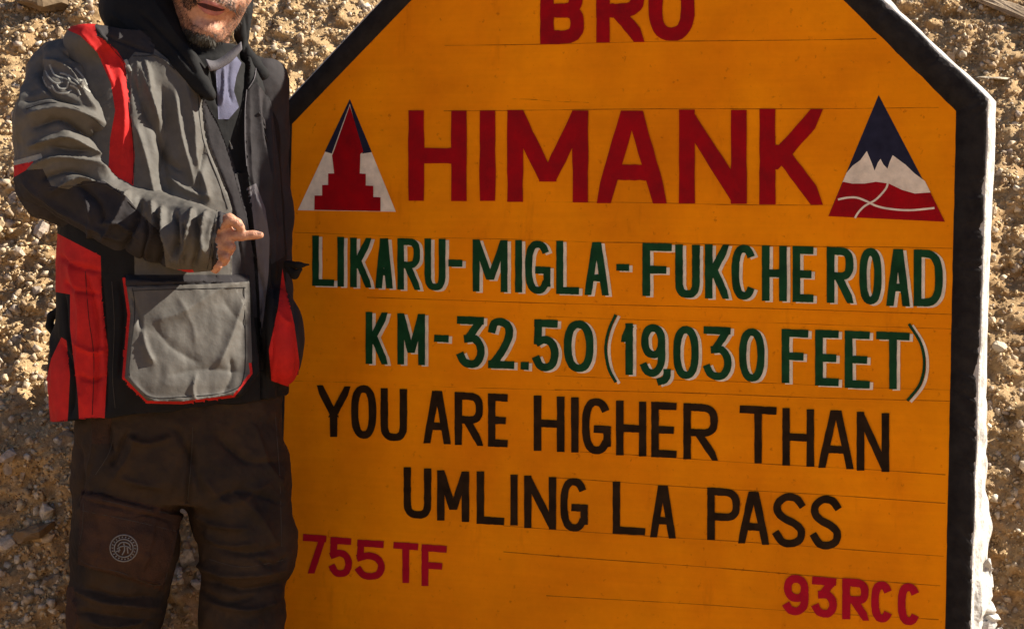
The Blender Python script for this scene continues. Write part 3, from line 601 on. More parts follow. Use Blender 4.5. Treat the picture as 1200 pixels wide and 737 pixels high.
for eu, ev in ((214, -45), (311, -30)): bd.ell(pt(eu, ev, .02), (.012, .022, .034), .008)
bd.ell(pt(214, -10, -.055), (.025, .028, .02), .02); bd.ell(pt(276, 2, -.055), (.02, .024, .02), .02)   # cheeks raised by the smile
sh = [pt(95, 85, -.02), pt(62, 215, 0), pt(165, 262, -.12), pt(256, 284, -.20)]
bd.chain(sh, [.05, .042, .034, .026], .015)
# right hand: palm, pointing index, thumb, three curled fingers
hd = -.205
bd.cone(pt(250, 283, hd), pt(264, 279, hd-.006), .024, .019, .012); bd.cone(pt(250, 286, hd), pt(256, 302, hd), .022, .017, .012); bd.cone(pt(254, 292, hd-.006), pt(252, 306, hd-.008), .013, .009, .010)
bd.chain([pt(264, 276, hd-.012), pt(284, 276.5, hd-.018), pt(297, 275.5, hd-.017), pt(305.5, 275.5, hd-.015)], [.0125, .0095, .0088, .0072], .004)
bd.chain([pt(255, 264, hd-.02), pt(269, 257, hd-.026), pt(278, 262, hd-.026), pt(283, 267, hd-.024)], [.015, .0112, .0098, .0078], .004); bd.cone(pt(258, 266, hd-.01), pt(270, 268, hd-.012), .012, .006, .006)
bd.chain([pt(262, 287, hd-.012), pt(271, 290, hd-.018), pt(268, 295, hd-.002), pt(259, 296, hd+.004)], [.0115, .0098, .0092, .008], .0018)
bd.chain([pt(258, 298, hd-.012), pt(265, 302, hd-.017), pt(262, 307, hd-.002), pt(254, 307, hd+.004)], [.0108, .0092, .0086, .0076], .0018)
bd.chain([pt(251, 307, hd-.012), pt(256, 311, hd-.015), pt(253, 316, hd-.004), pt(247, 314, hd+.004)], [.0100, .0084, .0078, .007], .0018)
# left arm hangs behind, hand in the jacket pocket
lh = [pt(298, 115, .07), pt(308, 240, .10), pt(314, 330, .06), pt(312, 372, .035)]
bd.chain(lh, [.040, .032, .026, .022], .015)
for k in range(4): bd.chain([pt(306+k*4, 378, .03), pt(305+k*4, 398, .025), pt(303+k*4, 414-abs(k-1)*3, .008)], [.010, .009, .0075], .003)
bd.chain([pt(306, 372, .03), pt(300, 390, .02), pt(298, 402, .02)], [.012, .010, .008], .004)
for s, (u0, u1, u2) in enumerate(((150, 142, 128), (262, 288, 282))):
    k_ = pt(u1, 700, .03*s); hipp = pt(u0, 530, .01); ank = P3(u2, 500, DM+.03*s); ank = np.array([ank[0], ank[1], .09])
    bd.cone(hipp, k_, .075, .055, .03); bd.cone(k_, ank, .05, .035, .02)
V, F = bd.skin()
V = V+normals(V, F)*(.0006*fbm(V*90, 2))[:, None]
body = split(V, F, [(spline([(231, 4), (239, 1), (248, 2), (257, 6), (264, 12), (259, 17), (250, 19), (240, 15.5), (233, 9)], 4, True), 'lip'), (spline([(230, 4), (240, 4.5), (248, 7), (256, 9.5), (263, 12.5), (254, 13.8), (246, 12.2), (237, 9)], 3, True), 'gap')], 'skin', man,
             {'skin': ('body', M['skin'], None), 'lip': ('lips', M['lip'], 'base'), 'gap': ('mouth_gap', M['mouth'], 'base')})['skin']
for (nu, nv, nd, sx) in ((303.5, 273.2, hd-.0225, .0042), (281.5, 263.5, hd-.033, .0045)):
    q = pt(nu, nv, nd); ang = np.linspace(0, 2*math.pi, 13)[:-1]; VV = [q+A*sx*1.3*math.cos(a)+np.array([0, 0, .7])*sx*math.sin(a)-B*.0006*math.cos(a)**2 for a in ang]+[q-B*.0008]
    mesh_obj('fingernail', VV, [(k, (k+1) % 12, 12) for k in range(12)], M['nail'], body, True)
# join lips back as a material of the one body mesh would hide them: they stay a child of the body
bu, bv, bz = proj(V); BN = normals(V, F)
# beard of short hairs on chin and jaw
def hairs(name, poly, n, ln, wd, material, parent, down=(0, 0, -1), seed=1):
    r = np.random.default_rng(seed); ok = np.where(inside(bu, bv, poly) & (((CAM-V)*BN).sum(1) > 0) & (V[:, 2] > 1.35))[0]
    if len(ok) == 0: return
    c = r.choice(ok, n); p = V[c]+r.normal(size=(n, 3))*.0012; d = BN[c]*.45+np.array(down)*.7+r.normal(size=(n, 3))*.3; d /= np.linalg.norm(d, axis=1, keepdims=True)
    s = np.cross(d, BN[c]); s /= np.linalg.norm(s, axis=1, keepdims=True)+1e-9; l = ln*(.5+r.random(n))[:, None]
    VV = np.stack([p-s*wd, p+s*wd, p+d*l*.6+s*wd*.7, p+d*l], 1).reshape(-1, 3); i = np.arange(n)*4
    o = mesh_obj(name, VV, np.stack([i, i+1, i+2, i+3], 1), material, parent); return o
beard = hairs('beard', [(198, -30), (206, -20), (215, 8), (226, 26), (240, 34), (252, 38), (264, 30), (278, 12), (290, -20), (296, -20), (290, 15), (270, 48), (246, 64), (222, 56), (200, 20)], 4200, .0065, .00032, M['hair'], man)
hairs('beard', [(216, 30), (230, 38), (250, 44), (258, 60), (236, 64), (216, 50)], 2600, .010, .0004, M['greyhair'], man, seed=2)['label'] = 'greying chin beard'
hairs('moustache', [(214, -10), (246, -8), (276, 0), (276, 14), (266, 9), (256, 2), (247, -1), (236, -1), (230, 4), (222, 12), (214, 4)], 1900, .006, .0004, M['hair'], man, seed=3)

# hood and neck gaiter
hs = Soft(O, A, B, (-.32, -.30, 1.18), (.34, .26, 1.92), .0035)
hs.ell(pt(248, -55, .05), (.108, .130, .135), .02, roll=-hr); hs.ell(pt(170, 10, .04), (.095, .10, .072), .04); hs.ell(pt(195, 45, .02), (.10, .10, .06), .04, roll=.5)
hs.cone(pt(286, 0, .03), pt(283, 42, .02), .020, .018, .02); hs.cone(pt(150, 22, -.01), pt(222, 78, -.075), .035, .028, .03); hs.cone(pt(222, 78, -.075), pt(246, 112, -.105), .028, .012, .02)
hs.cone(pt(288, 62, .02), pt(306, 88, .02), .016, .020, .02)
hs.ell(pt(250, -16, -.10), (.066, .14, .104), .012, roll=-hr, op='sub'); hs.cone(pt(240, 20, -.14), pt(240, 30, -.02), .05, .045, .015, 'sub'); hs.cone(pt(252, 70, -.18), pt(246, 50, -.03), .03, .03, .02, 'sub')
V2, F2 = hs.skin()
V2 = crease(V2, F2, [([(150, 25), (190, 60), (235, 110)], 3, .006), ([(165, 15), (205, 55), (228, 85)], 3, -.006), ([(130, 15), (160, 40), (190, 75)], 4, .005), ([(180, 0), (205, 40), (230, 70)], 4, .005), ([(288, 20), (292, 45), (285, 60)], 3, -.004)], [(18, .002, (1, 1, 1))])
hood = mesh_obj('hood', V2, F2, M['jblack'], man, True)

# jacket body ------------------------------------------------------
J = Soft(O, A, B, (-.36, -.32, .72), (.38, .28, 1.64), .0032)
def lev(v, ul, ur, dd, dep): c = pt((ul+ur)/2, v, dd); return (c, (ur-ul)/2*px*1.02, dep)
J.loft([lev(18, 165, 265, .03, .06), lev(40, 125, 285, .03, .075), lev(62, 88, 312, .025, .10), lev(95, 72, 324, .02, .125), lev(150, 74, 328, .01, .138), lev(220, 76, 331, 0, .142), lev(300, 74, 334, 0, .145),
        lev(370, 70, 337, 0, .15), lev(440, 66, 338, 0, .155), lev(520, 62, 340, 0, .15)], TURN, .01)
J.ell(pt(150, 40, .0), (.085, .09, .05), .05); J.ell(pt(112, 53, -.055), (.068, .09, .052), .03); J.ell(pt(90, 440, .02), (.055, .10, .12), .04); J.ell(pt(330, 395, -.02), (.044, .085, .10), .02, roll=-.12)
J.cut(pt(200, 479, 0), np.array([.13*A[0], .13*A[1], -1.]))
J.cut(pt(240, 44, 0), np.array([.3*A[0], .3*A[1], 1.]))
VJ, FJ = J.skin()
pocket = [(143, 323), (150, 368), (143, 444), (171, 473), (213, 474), (275, 466), (296, 438), (294, 380), (292, 323)]
opening = [(222, 70), (240, 112), (257, 143), (268, 172), (279, 210), (288, 245), (297, 300), (300, 345), (303, 400), (305, 470), (309, 470), (307, 400), (304, 345), (302, 300), (296, 245), (290, 200), (287, 150), (288, 112), (292, 80), (286, 48), (240, 40)]
u, v, z = proj(VJ); NJ = normals(VJ, FJ); fr = ((CAM-VJ)*NJ).sum(1) > 0
def push(poly, fn, maxd):
    global VJ
    ins = inside(u, v, poly) & fr; ds, t, _ = seg_dist(u, v, poly+[poly[0]]); k = np.clip(ds/maxd, 0, 1); k = k*k*(3-2*k); VJ = VJ+NJ*(ins*k*fn(u, v))[:, None]
push(pocket, lambda a, b: .020+.028*np.clip((b-330)/120, 0, 1), 7)
push(opening, lambda a, b: -.014-.008*(b < 200), 3)
push([(287, 60), (322, 70), (326, 470), (309, 470), (304, 345), (302, 300), (296, 245), (290, 200), (287, 112)], lambda a, b: .006+0*a, 5)
VJ = crease(VJ, FJ, [
    ([(155, 90), (170, 130), (190, 170), (200, 230)], 7, -.010), ([(170, 70), (178, 110), (186, 145)], 4, .009), ([(190, 100), (196, 150), (190, 200), (196, 225)], 9, -.012),
    ([(214, 90), (226, 140), (230, 190), (245, 235)], 9, .012), ([(160, 60), (162, 100), (166, 140)], 2.5, .004), ([(150, 60), (152, 130), (157, 210)], 1.6, -.005),
    ([(236, 105), (243, 163), (262, 212), (274, 245), (286, 320)], 1.5, -.005), ([(112, 32), (134, 60), (147, 78)], 3, .005), ([(120, 40), (140, 48), (178, 62)], 2, -.005),
    ([(95, 40), (118, 66), (133, 100)], 3, .006), ([(163, 75), (176, 112), (188, 145)], 2.2, .006), ([(205, 110), (212, 160), (226, 215)], 5, .009), ([(160, 150), (172, 190), (182, 235)], 5, .010), ([(184, 160), (196, 186), (214, 200)], 4, -.008),
    ([(240, 175), (232, 205), (236, 240)], 4, -.007), ([(196, 205), (216, 222), (246, 232)], 4, .007), ([(140, 90), (146, 130), (143, 190)], 3, .005), ([(135, 60), (146, 84), (151, 110)], 2.5, -.005), ([(78, 330), (90, 340), (116, 345)], 3, -.006), ([(86, 400), (104, 412), (122, 410)], 3, .006), ([(92, 440), (106, 446), (122, 440)], 3, -.006),
    ([(152, 345), (163, 372), (166, 400)], 3, -.006), ([(210, 350), (225, 380), (230, 400)], 7, .003), ([(262, 350), (276, 372), (290, 380)], 5, -.002), ([(230, 440), (226, 455), (228, 466)], 3, .005), ([(178, 62), (206, 84), (230, 110)], 3, .004),
    ([(80, 300), (95, 360), (90, 440), (97, 480)], 7, .010), ([(100, 320), (112, 380), (110, 470)], 5, -.010), ([(118, 320), (124, 400), (124, 480)], 2.5, -.008), ([(140, 330), (146, 372), (140, 440)], 3, -.006),
    ([(70, 400), (84, 440), (80, 485)], 4, -.010), ([(76, 345), (80, 400), (92, 460)], 2, -.008),
    ([(185, 375), (215, 365), (255, 340), (285, 330)], 9, .006), ([(165, 385), (172, 410), (180, 425)], 4, .007), ([(180, 380), (200, 405), (235, 425)], 8, -.004), ([(200, 440), (240, 432), (285, 436)], 8, -.004), ([(285, 350), (270, 395), (255, 430)], 7, .007),
    ([(150, 335), (220, 332), (290, 328)], 2, -.006), ([(296, 300), (310, 350), (308, 440)], 2.5, -.006), ([(300, 90), (306, 150), (320, 230)], 5, .009), ([(312, 110), (318, 180), (326, 260)], 4, -.010),
    ([(300, 230), (312, 280), (312, 350)], 4, .008), ([(318, 300), (322, 360), (318, 430)], 3, -.007), ([(336, 320), (347, 370), (348, 440)], 2, -.005),
    ([(320, 350), (330, 372), (340, 380)], 4, .006), ([(60, 380), (64, 430), (60, 480)], 4, .006), ([(72, 300), (90, 312), (118, 318)], 4, -.008),
    ([(270, 420), (272, 440), (262, 462)], 4, -.005), ([(150, 440), (172, 465), (213, 468), (272, 460), (292, 436)], 3, .004),
], [(7, .0060, (1, 1, .5)), (19, .0026, (1, 1, .5)), (48, .0006, (1, 1, .8))])
def piping(poly, wd):                                     # closed ribbon along an open line
    L = [np.array(q, float) for q in poly]; a, b = [], []
    for i in range(len(L)):
        t = L[min(i+1, len(L)-1)]-L[max(i-1, 0)]; t /= np.linalg.norm(t); n = np.array([-t[1], t[0]])*wd/2; a.append(tuple(L[i]+n)); b.append(tuple(L[i]-n))
    return a+b[::-1]
Z = [
 ([(107, 12), (133, 20), (182, 58), (212, 82), (236, 106), (243, 163), (262, 212), (272, 245), (272, 330), (158, 330), (155, 218), (158, 182), (153, 130), (147, 75), (137, 59), (114, 42), (111, 30)], 'grey'),
 ([(107, 2), (133, 10), (182, 50), (180, 64), (158, 61), (147, 75), (137, 59), (114, 42), (111, 30)], 'yoke'),
 ([(236, 106), (228, 85), (240, 112), (257, 143), (268, 172), (279, 210), (288, 245), (297, 300), (300, 345), (301, 372), (294, 372), (272, 330), (272, 245), (262, 212), (243, 163)], 'placket'),
 ([(50, 20), (66, 30), (94, 42), (114, 62), (130, 98), (135, 130), (129, 163), (124, 225), (50, 225)], 'armhole'),
 (opening, 'inner'),
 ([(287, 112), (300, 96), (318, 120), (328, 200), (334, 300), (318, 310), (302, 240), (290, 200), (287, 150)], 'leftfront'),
 ([(290, 220), (300, 215), (311, 245), (316, 280), (315, 318), (309, 372), (305, 400), (304, 345), (301, 300), (296, 250)], 'lightstrip'),
 ([(60, 0), (88, 0), (112, 0), (124, 20), (111, 30), (114, 42), (137, 59), (147, 75), (153, 130), (158, 182), (156, 222), (150, 262), (124, 262), (129, 163), (135, 130), (130, 98), (114, 62), (94, 42), (66, 30)], 'redfront'),
 ([(60, 270), (118, 300), (119, 340), (122, 372), (127, 410), (123, 482), (122, 500), (93, 500), (91, 463), (82, 383), (82, 345), (64, 342)], 'redside'),
 ([(72, 395), (78, 399), (82, 440), (80, 482), (78, 510), (50, 510), (50, 463), (60, 420)], 'redhem'),
 ([(331, 315), (336, 345), (345, 380), (351, 425), (346, 456), (318, 446), (315, 410), (326, 360)], 'redleft'),
 ([(334, 312), (345, 330), (362, 380), (360, 430), (348, 458), (351, 425), (345, 380), (337, 345)], 'edgeleft'),
 (pocket, 'pocket'),
 (piping([(145, 325), (151, 368), (144.5, 443), (171.5, 471), (213, 472), (274, 464), (294.5, 437), (293, 425)], 3.4), 'pipe'),
 ([(147, 322), (292, 322), (292, 330), (240, 333), (147, 336)], 'flap'),
]
names = {'base': ('jacket', M['jblack'], None), 'grey': ('chest_panel', M['jgrey'], 'base'), 'armhole': ('armhole_panel', M['jgrey'], 'base'), 'yoke': ('shoulder_yoke', M['jchar'], 'base'), 'placket': ('placket', M['jchar'], 'base'), 'inner': ('zip_lining', M['jblack'], 'base'),
         'leftfront': ('front_panel', M['jchar'], 'base'), 'lightstrip': ('facing_strip', M['jlight'], 'base'), 'redfront': ('red_panel', M['jred'], 'base'), 'redside': ('red_panel', M['jred'], 'base'),
         'redhem': ('red_panel', M['jred'], 'base'), 'redleft': ('red_panel', M['jred'], 'base'), 'edgeleft': ('pocket_edge', M['jchar'], 'base'), 'pocket': ('pocket', M['jgrey'], 'base'),
         'pipe': ('piping', M['jred'], 'base'), 'flap': ('pocket_flap', M['jchar'], 'base')}
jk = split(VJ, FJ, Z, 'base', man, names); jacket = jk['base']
ST = Soft(O, A, B, (-.24, -.26, .95), (.26, .18, 1.62), .0032)
ST.loft([(pt(208, 400), .15, .090), (pt(212, 250), .15, .095), (pt(222, 130), .15, .096), (pt(222, 95), .13, .092), (pt(226, 74), .105, .082)], TURN, .02)
ST.cone(pt(230, 90, .01), pt(243, 56, -.002), .074, .066, .03)
Vs_, Fs_ = ST.skin(); Vs_ = crease(Vs_, Fs_, [([(262, 78), (262, 100), (260, 122)], 2, .005), ([(270, 74), (268, 100), (272, 120)], 2, -.004), ([(246, 76), (250, 96), (256, 125)], 2, -.006)], [(20, .002, (1, 1, 1))])
split(Vs_, Fs_, [([(256, 140), (253, 84), (262, 76), (277, 66), (283, 74), (277, 90), (274, 107), (280, 126), (268, 140)], 'lav')], 'base', man, {'base': ('shirt', M['jblack'], None), 'lav': ('shirt_front', M['jlav'], 'base')})
cb = [[(240, 70), (252, 72), (268, 62), (283, 50)], [(246, 84), (256, 82), (272, 72), (284, 58)]]
Vc, Fc = [], []
for k in range(2):
    for q in spline(cb[k], 4): Vc.append(pt(q[0], q[1], -.092-.006*k+.0006*(q[0]-240)))
for k in range(12): Fc.append((k, k+1, 14+k-1, 13+k-1+0)) if False else None
nC = len(Vc)//2
Fc = [(k, k+1, nC+k+1, nC+k) for k in range(nC-1)]
cl = mesh_obj('shirt_collar', Vc, Fc, M['jlight'], man, True); md = cl.modifiers.new('thick', 'SOLIDIFY'); md.thickness = .004; cl['label'] = 'pale grey collar flap under the chin'

# right sleeve (bent) and left sleeve
SL = Soft(O, A, B, (-.46, -.42, 1.02), (.20, .16, 1.66), .0030)
SL.cone(pt(80, 92, -.05), pt(78, 148, -.095), .080, .102, .02); SL.cone(pt(76, 148, -.095), pt(72, 208, -.10), .100, .093, .02); SL.cone(pt(74, 206, -.10), pt(140, 255, -.135), .090, .074, .02); SL.cone(pt(140, 255, -.115), pt(225, 279, -.185), .073, .066, .02)
SL.cone(pt(225, 279, -.185), pt(250, 281, -.203), .066, .060, .01)
nh = pt(266, 282, -.215)-pt(225, 279, -.185); nh /= np.linalg.norm(nh); SL.cut(pt(264, 282, -.225), nh-.26*UP+.70*FW)
SL.cone(pt(255, 283, -.205), pt(280, 282, -.225), .046, .046, .004, 'sub')
VS, FS = SL.skin()
VS = crease(VS, FS, [(l_, w_, h_*1.35) for l_, w_, h_ in [
    ([(40, 150), (70, 140), (105, 160), (125, 165)], 6, -.014), ([(35, 135), (75, 128), (120, 145)], 6, .010), ([(38, 172), (80, 160), (118, 185)], 5, .012), ([(50, 70), (80, 85), (100, 115), (112, 130)], 5, .009), ([(75, 60), (100, 80), (120, 120)], 4, -.008),
    ([(50, 65), (47, 90), (65, 112), (90, 120)], 4, -.007), ([(90, 70), (112, 92), (125, 125)], 4, .008), ([(40, 195), (70, 185), (110, 195), (128, 205)], 5, .010), ([(50, 210), (85, 200), (120, 215)], 4, -.010), ([(60, 225), (95, 210), (135, 225), (150, 240)], 5, .010),
    ([(35, 60), (28, 110), (22, 160)], 6, .006), ([(110, 150), (128, 172), (132, 200)], 4, -.008), ([(118, 100), (130, 130), (131, 170)], 4, .006),
    ([(150, 225), (140, 250), (120, 280)], 4, .009), ([(165, 232), (158, 262), (145, 295)], 4, -.011), ([(178, 238), (182, 265), (172, 300)], 3.5, .012), ([(190, 245), (196, 275), (206, 308)], 4, .013), ([(184, 250), (188, 280), (186, 312)], 4, -.013),
    ([(205, 250), (208, 275), (204, 300)], 3, -.012), ([(226, 248), (222, 270), (209, 310)], 3, .013), ([(232, 255), (232, 285), (226, 316)], 4, -.011), ([(243, 250), (236, 275), (240, 296)], 3, .010), ([(252, 262), (248, 290), (250, 312)], 3, -.008),
    ([(262, 250), (260, 280), (255, 312)], 2, -.004), ([(258, 248), (255, 280), (250, 312)], 1.5, .004), ([(30, 215), (60, 240), (100, 262), (140, 282)], 4, .007), ([(30, 235), (70, 262), (120, 292)], 4, -.007), ([(90, 215), (115, 238), (120, 262)], 5, -.008),
    ([(75, 95), (90, 105), (98, 100)], 3, .006), ([(28, 120), (60, 112), (95, 124)], 3, -.006), ([(118, 262), (140, 262), (160, 280)], 3, .006), ([(100, 232), (108, 260), (100, 285)], 3.5, .006), ([(216, 262), (216, 285), (214, 308)], 2.5, -.007), ([(170, 252), (172, 280), (166, 306)], 2.5, -.008), ([(60, 172), (84, 176), (108, 176)], 3, -.007),
]], [(12, .0045, (1, 1, 1)), (30, .0024, (1, 1, 1.2)), (75, .0006, (1, 1, 1))])
ZS = [([(80, 222), (98, 212), (122, 212), (148, 230), (166, 252), (190, 275), (196, 330), (0, 330), (0, 205), (22, 200), (50, 198), (60, 218)], 'dark'),
      ([(44, 262), (30, 245), (14, 208), (8, 206), (8, 194), (20, 196), (30, 214), (48, 216), (44, 235)], 'dark'),
      ([(8, 191), (48, 180), (50, 185), (30, 193), (14, 197), (8, 198)], 'strip'), ([(8, 196), (30, 191), (40, 189), (30, 200), (16, 208), (8, 208)], 'red'),
      ([(205, 316), (226, 316), (232, 330), (205, 330)], 'tab'),
      ([(257, 236), (280, 236), (280, 330), (246, 330)], 'cuff')]
sl_ = split(VS, FS, ZS, 'base', jacket, {'base': ('sleeve', M['jgrey'], None), 'dark': ('elbow_patch', M['jchar'], None), 'strip': ('reflective_strip', M['thread'], None), 'red': ('sleeve_stripe', M['jred'], None), 'tab': ('cuff_tab', M['jred'], None), 'cuff': ('cuff', M['jchar'], None)})
SR = Soft(O, A, B, (-.05, -.25, .86), (.36, .30, 1.60), .0038)
SR.cone(pt(300, 100, .07), pt(300, 160, .09), .070, .068, .02); SR.cone(pt(300, 160, .09), pt(309, 250, .10), .066, .060, .02); SR.cone(pt(309, 250, .10), pt(316, 345, .05), .058, .050, .02)
VR, FR = SR.skin()
VR = crease(VR, FR, [([(310, 120), (322, 180), (328, 240)], 4, .006)], [(11, .004, (1, 1, 1)), (34, .0016, (1, 1, 1))])
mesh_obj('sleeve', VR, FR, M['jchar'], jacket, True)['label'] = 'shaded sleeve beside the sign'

# small things on the jacket: patches are sewn on the fabric surface
def drape(VV, FF, pts, lift):                              # nearest front vertex of the fabric under each drawn point
    u, v, z = proj(VV); N = normals(VV, FF); fr = ((CAM-VV)*N).sum(1) > 0; idx = np.where(fr)[0]; out = []
    for a, b in pts:
        q = idx[np.argsort((u[idx]-a)**2+(v[idx]-b)**2)[:6]]; zz = z[q]; q = q[zz < zz.min()+.03]; w_ = P3(a, b, z[q].mean()-lift); out.append(w_)
    return out
def strip_on(name, VV, FF, line, wd, lift, material, parent, n=6):
    p = [np.array(q) for q in (spline(line, n) if len(line) > 2 else [tuple(np.array(line[0])*(1-t)+np.array(line[1])*t) for t in np.linspace(0, 1, 6)])]; L_, R_ = [], []
    for i in range(len(p)):
        t = p[min(i+1, len(p)-1)]-p[max(i-1, 0)]; t /= np.linalg.norm(t)+1e-9; q = np.array([-t[1], t[0]])*wd/2; L_.append(tuple(p[i]+q)); R_.append(tuple(p[i]-q))
    C = drape(VV, FF, [tuple(q) for q in p], lift); Lw = drape(VV, FF, L_, lift*.2); Rw = drape(VV, FF, R_, lift*.2); n = len(p); Vv = []; Ff = []
    for i in range(n): Vv += [Lw[i], C[i], Rw[i]]
    for i in range(n-1): Ff += [(3*i, 3*i+3, 3*i+4, 3*i+1), (3*i+1, 3*i+4, 3*i+5, 3*i+2)]
    return Vv, Ff
def strips(name, VV, FF, lines, wd, lift, material, parent, label=None):
    V_, F_ = [], []
    for ln in lines:
        a, b = strip_on(name, VV, FF, ln, wd, lift, material, parent); F_ += [tuple(i+len(V_) for i in f) for f in b]; V_ += a
    o = mesh_obj(name, V_, F_, material, parent, True)
    if label: o['label'] = label
    return o
strips('embroidery', VS, FS, [[(52, 82), (58, 92), (66, 98), (74, 96)], [(58, 76), (64, 88), (74, 92)], [(60, 100), (66, 108), (76, 110), (84, 106)], [(66, 98), (70, 104), (78, 103), (80, 96)], [(80, 88), (90, 96), (98, 104)], [(88, 80), (97, 90), (103, 100)],
     [(94, 92), (99, 102), (106, 108)], [(82, 100), (90, 104), (94, 112)], [(70, 86), (78, 88), (82, 94)], [(50, 90), (54, 100), (60, 104)]], 2.2, .002, M['thread'], jacket, 'pale embroidered badge on the upper sleeve')
strips('zip', VJ, FJ, [[(259, 135), (264, 150), (272, 175)]], 2.5, .004, M['thread'], jacket)
strips('seam', VJ, FJ, [[(289, 105), (287, 130), (287, 165), (289, 195)], [(300, 80), (298, 92), (291, 104)]], 1.3, .004, M['jlight'], jacket)
strips('chest_tag', VJ, FJ, [[(147, 70), (153, 84)]], 4, .004, M['thread'], jacket)
strips('collar_edge', VJ, FJ, [[(226, 76), (236, 96), (246, 122)], [(237, 78), (246, 92), (248, 112)]], 1.4, .004, M['jchar'], jacket)
strips('chest_logo', VJ, FJ, [[(303, 132), (309, 140), (312, 150)], [(307, 146), (313, 152)], [(309, 156), (314, 166)]], 1.6, .003, M['jchar'], jacket)
STI = mat('stitch_thread', (.012, .011, .011), .8, .1, 60)
M['stitch'] = STI; M['stitchlight'] = mat('light_stitch_thread', (.055, .045, .038), .8, .1, 60)
strips('stitching', VJ, FJ, [[(155, 336), (158, 368), (152, 440), (174, 464), (213, 465), (270, 458), (287, 434), (286, 336)]], .8, .0015, M['stitch'], jacket)
strips('stitching', VJ, FJ, [[(150, 341), (200, 339), (250, 338), (288, 337)]], .8, .0015, M['stitch'], jacket)
strips('stitching', VJ, FJ, [[(232, 112), (238, 163), (256, 212), (267, 245)]], .8, .0015, M['stitch'], jacket)
strips('stitching', VJ, FJ, [[(113, 34), (134, 60), (146, 78), (152, 130), (157, 182), (155, 216)]], .9, .0015, M['stitch'], jacket)
strips('stitching', VJ, FJ, [[(156, 66), (170, 66), (184, 66), (205, 82)]], .8, .0015, M['stitch'], jacket)
strips('stitching', VJ, FJ, [[(100, 318), (104, 372), (110, 420), (108, 486)]], .8, .0015, M['stitch'], jacket)
strips('stitching', VJ, FJ, [[(131, 330), (134, 380), (132, 440), (135, 478)]], .8, .0015, M['stitchlight'], jacket)
strips('stitching', VS, FS, [[(30, 128), (60, 120), (92, 128), (122, 150)]], .8, .0015, M['stitch'], jacket)
strips('stitching', VS, FS, [[(254, 246), (250, 270), (246, 300), (242, 318)]], .8, .0015, M['stitch'], jacket)
strips('stitching', VS, FS, [[(56, 220), (90, 218), (120, 216), (150, 236), (172, 260)]], .8, .0015, M['stitchlight'], jacket)
def lump(name, pts, rad, material, parent, h=.003, k=.006, sc=None):
    p = np.array(pts); s = Soft(O, A, B, *(lambda q: (q.min(0)-max(rad)-.01, q.max(0)+max(rad)+.01))(np.stack([(p-O)@A, (p-O)@B, p[:, 2]], -1)), h); s.chain(list(p), rad, k); a, b = s.skin(); return mesh_obj(name, a, b, material, parent, True)
lump('strap', [pt(336, 309, -.03), pt(350, 311, -.05), pt(362, 310, -.06)], [.008, .007, .003], M['jblack'], jacket); lump('strap', [pt(338, 312, -.03), pt(345, 322, -.04), pt(352, 316, -.05)], [.010, .009, .005], M['jblack'], jacket)
lump('strap', [pt(72, 362, -.02), pt(60, 370, -.02), pt(58, 382, -.02), pt(66, 394, -.02), pt(74, 400, -.02)], [.010, .008, .008, .008, .008], M['jblack'], jacket)

# trousers ---------------------------------------------------------
T = Soft(O, A, B, (-.34, -.28, .05), (.34, .28, 1.0), .0038)
T.loft([(pt(212, 430), .205, .118), (pt(211, 500), .212, .125), (pt(211, 560), .207, .122), (pt(212, 590), .19, .10)], TURN*.6, .02)
def zpt(u, d, z): q = P3(u, 600, DM+d); return np.array([q[0], q[1], z])
T.chain([pt(148, 545, -.005), pt(147, 640, -.02), pt(134, 715, -.01), zpt(136, .02, .35), zpt(132, .03, .10)], [.108, .106, .098, .078, .068], .02)
T.chain([pt(272, 545, .02), pt(290, 650, .02), pt(284, 730, .02), zpt(282, .04, .35), zpt(280, .05, .10)], [.112, .094, .086, .074, .066], .02)
T.cone(pt(219, 640, -.3), pt(219, 640, .3), .010, .010, .02, 'sub')
VT, FT = T.skin(); u, v, z = proj(VT); NT = normals(VT, FT); fr = ((CAM-VT)*NT).sum(1) > 0
cargo = [(95, 572), (155, 586), (214, 600), (204, 645), (191, 692), (140, 676), (91, 661), (93, 615)]
ins = inside(u, v, cargo) & fr; ds, _, _ = seg_dist(u, v, cargo+[cargo[0]]); VT = VT+NT*(ins*np.clip(ds/4, 0, 1)*.011)[:, None]
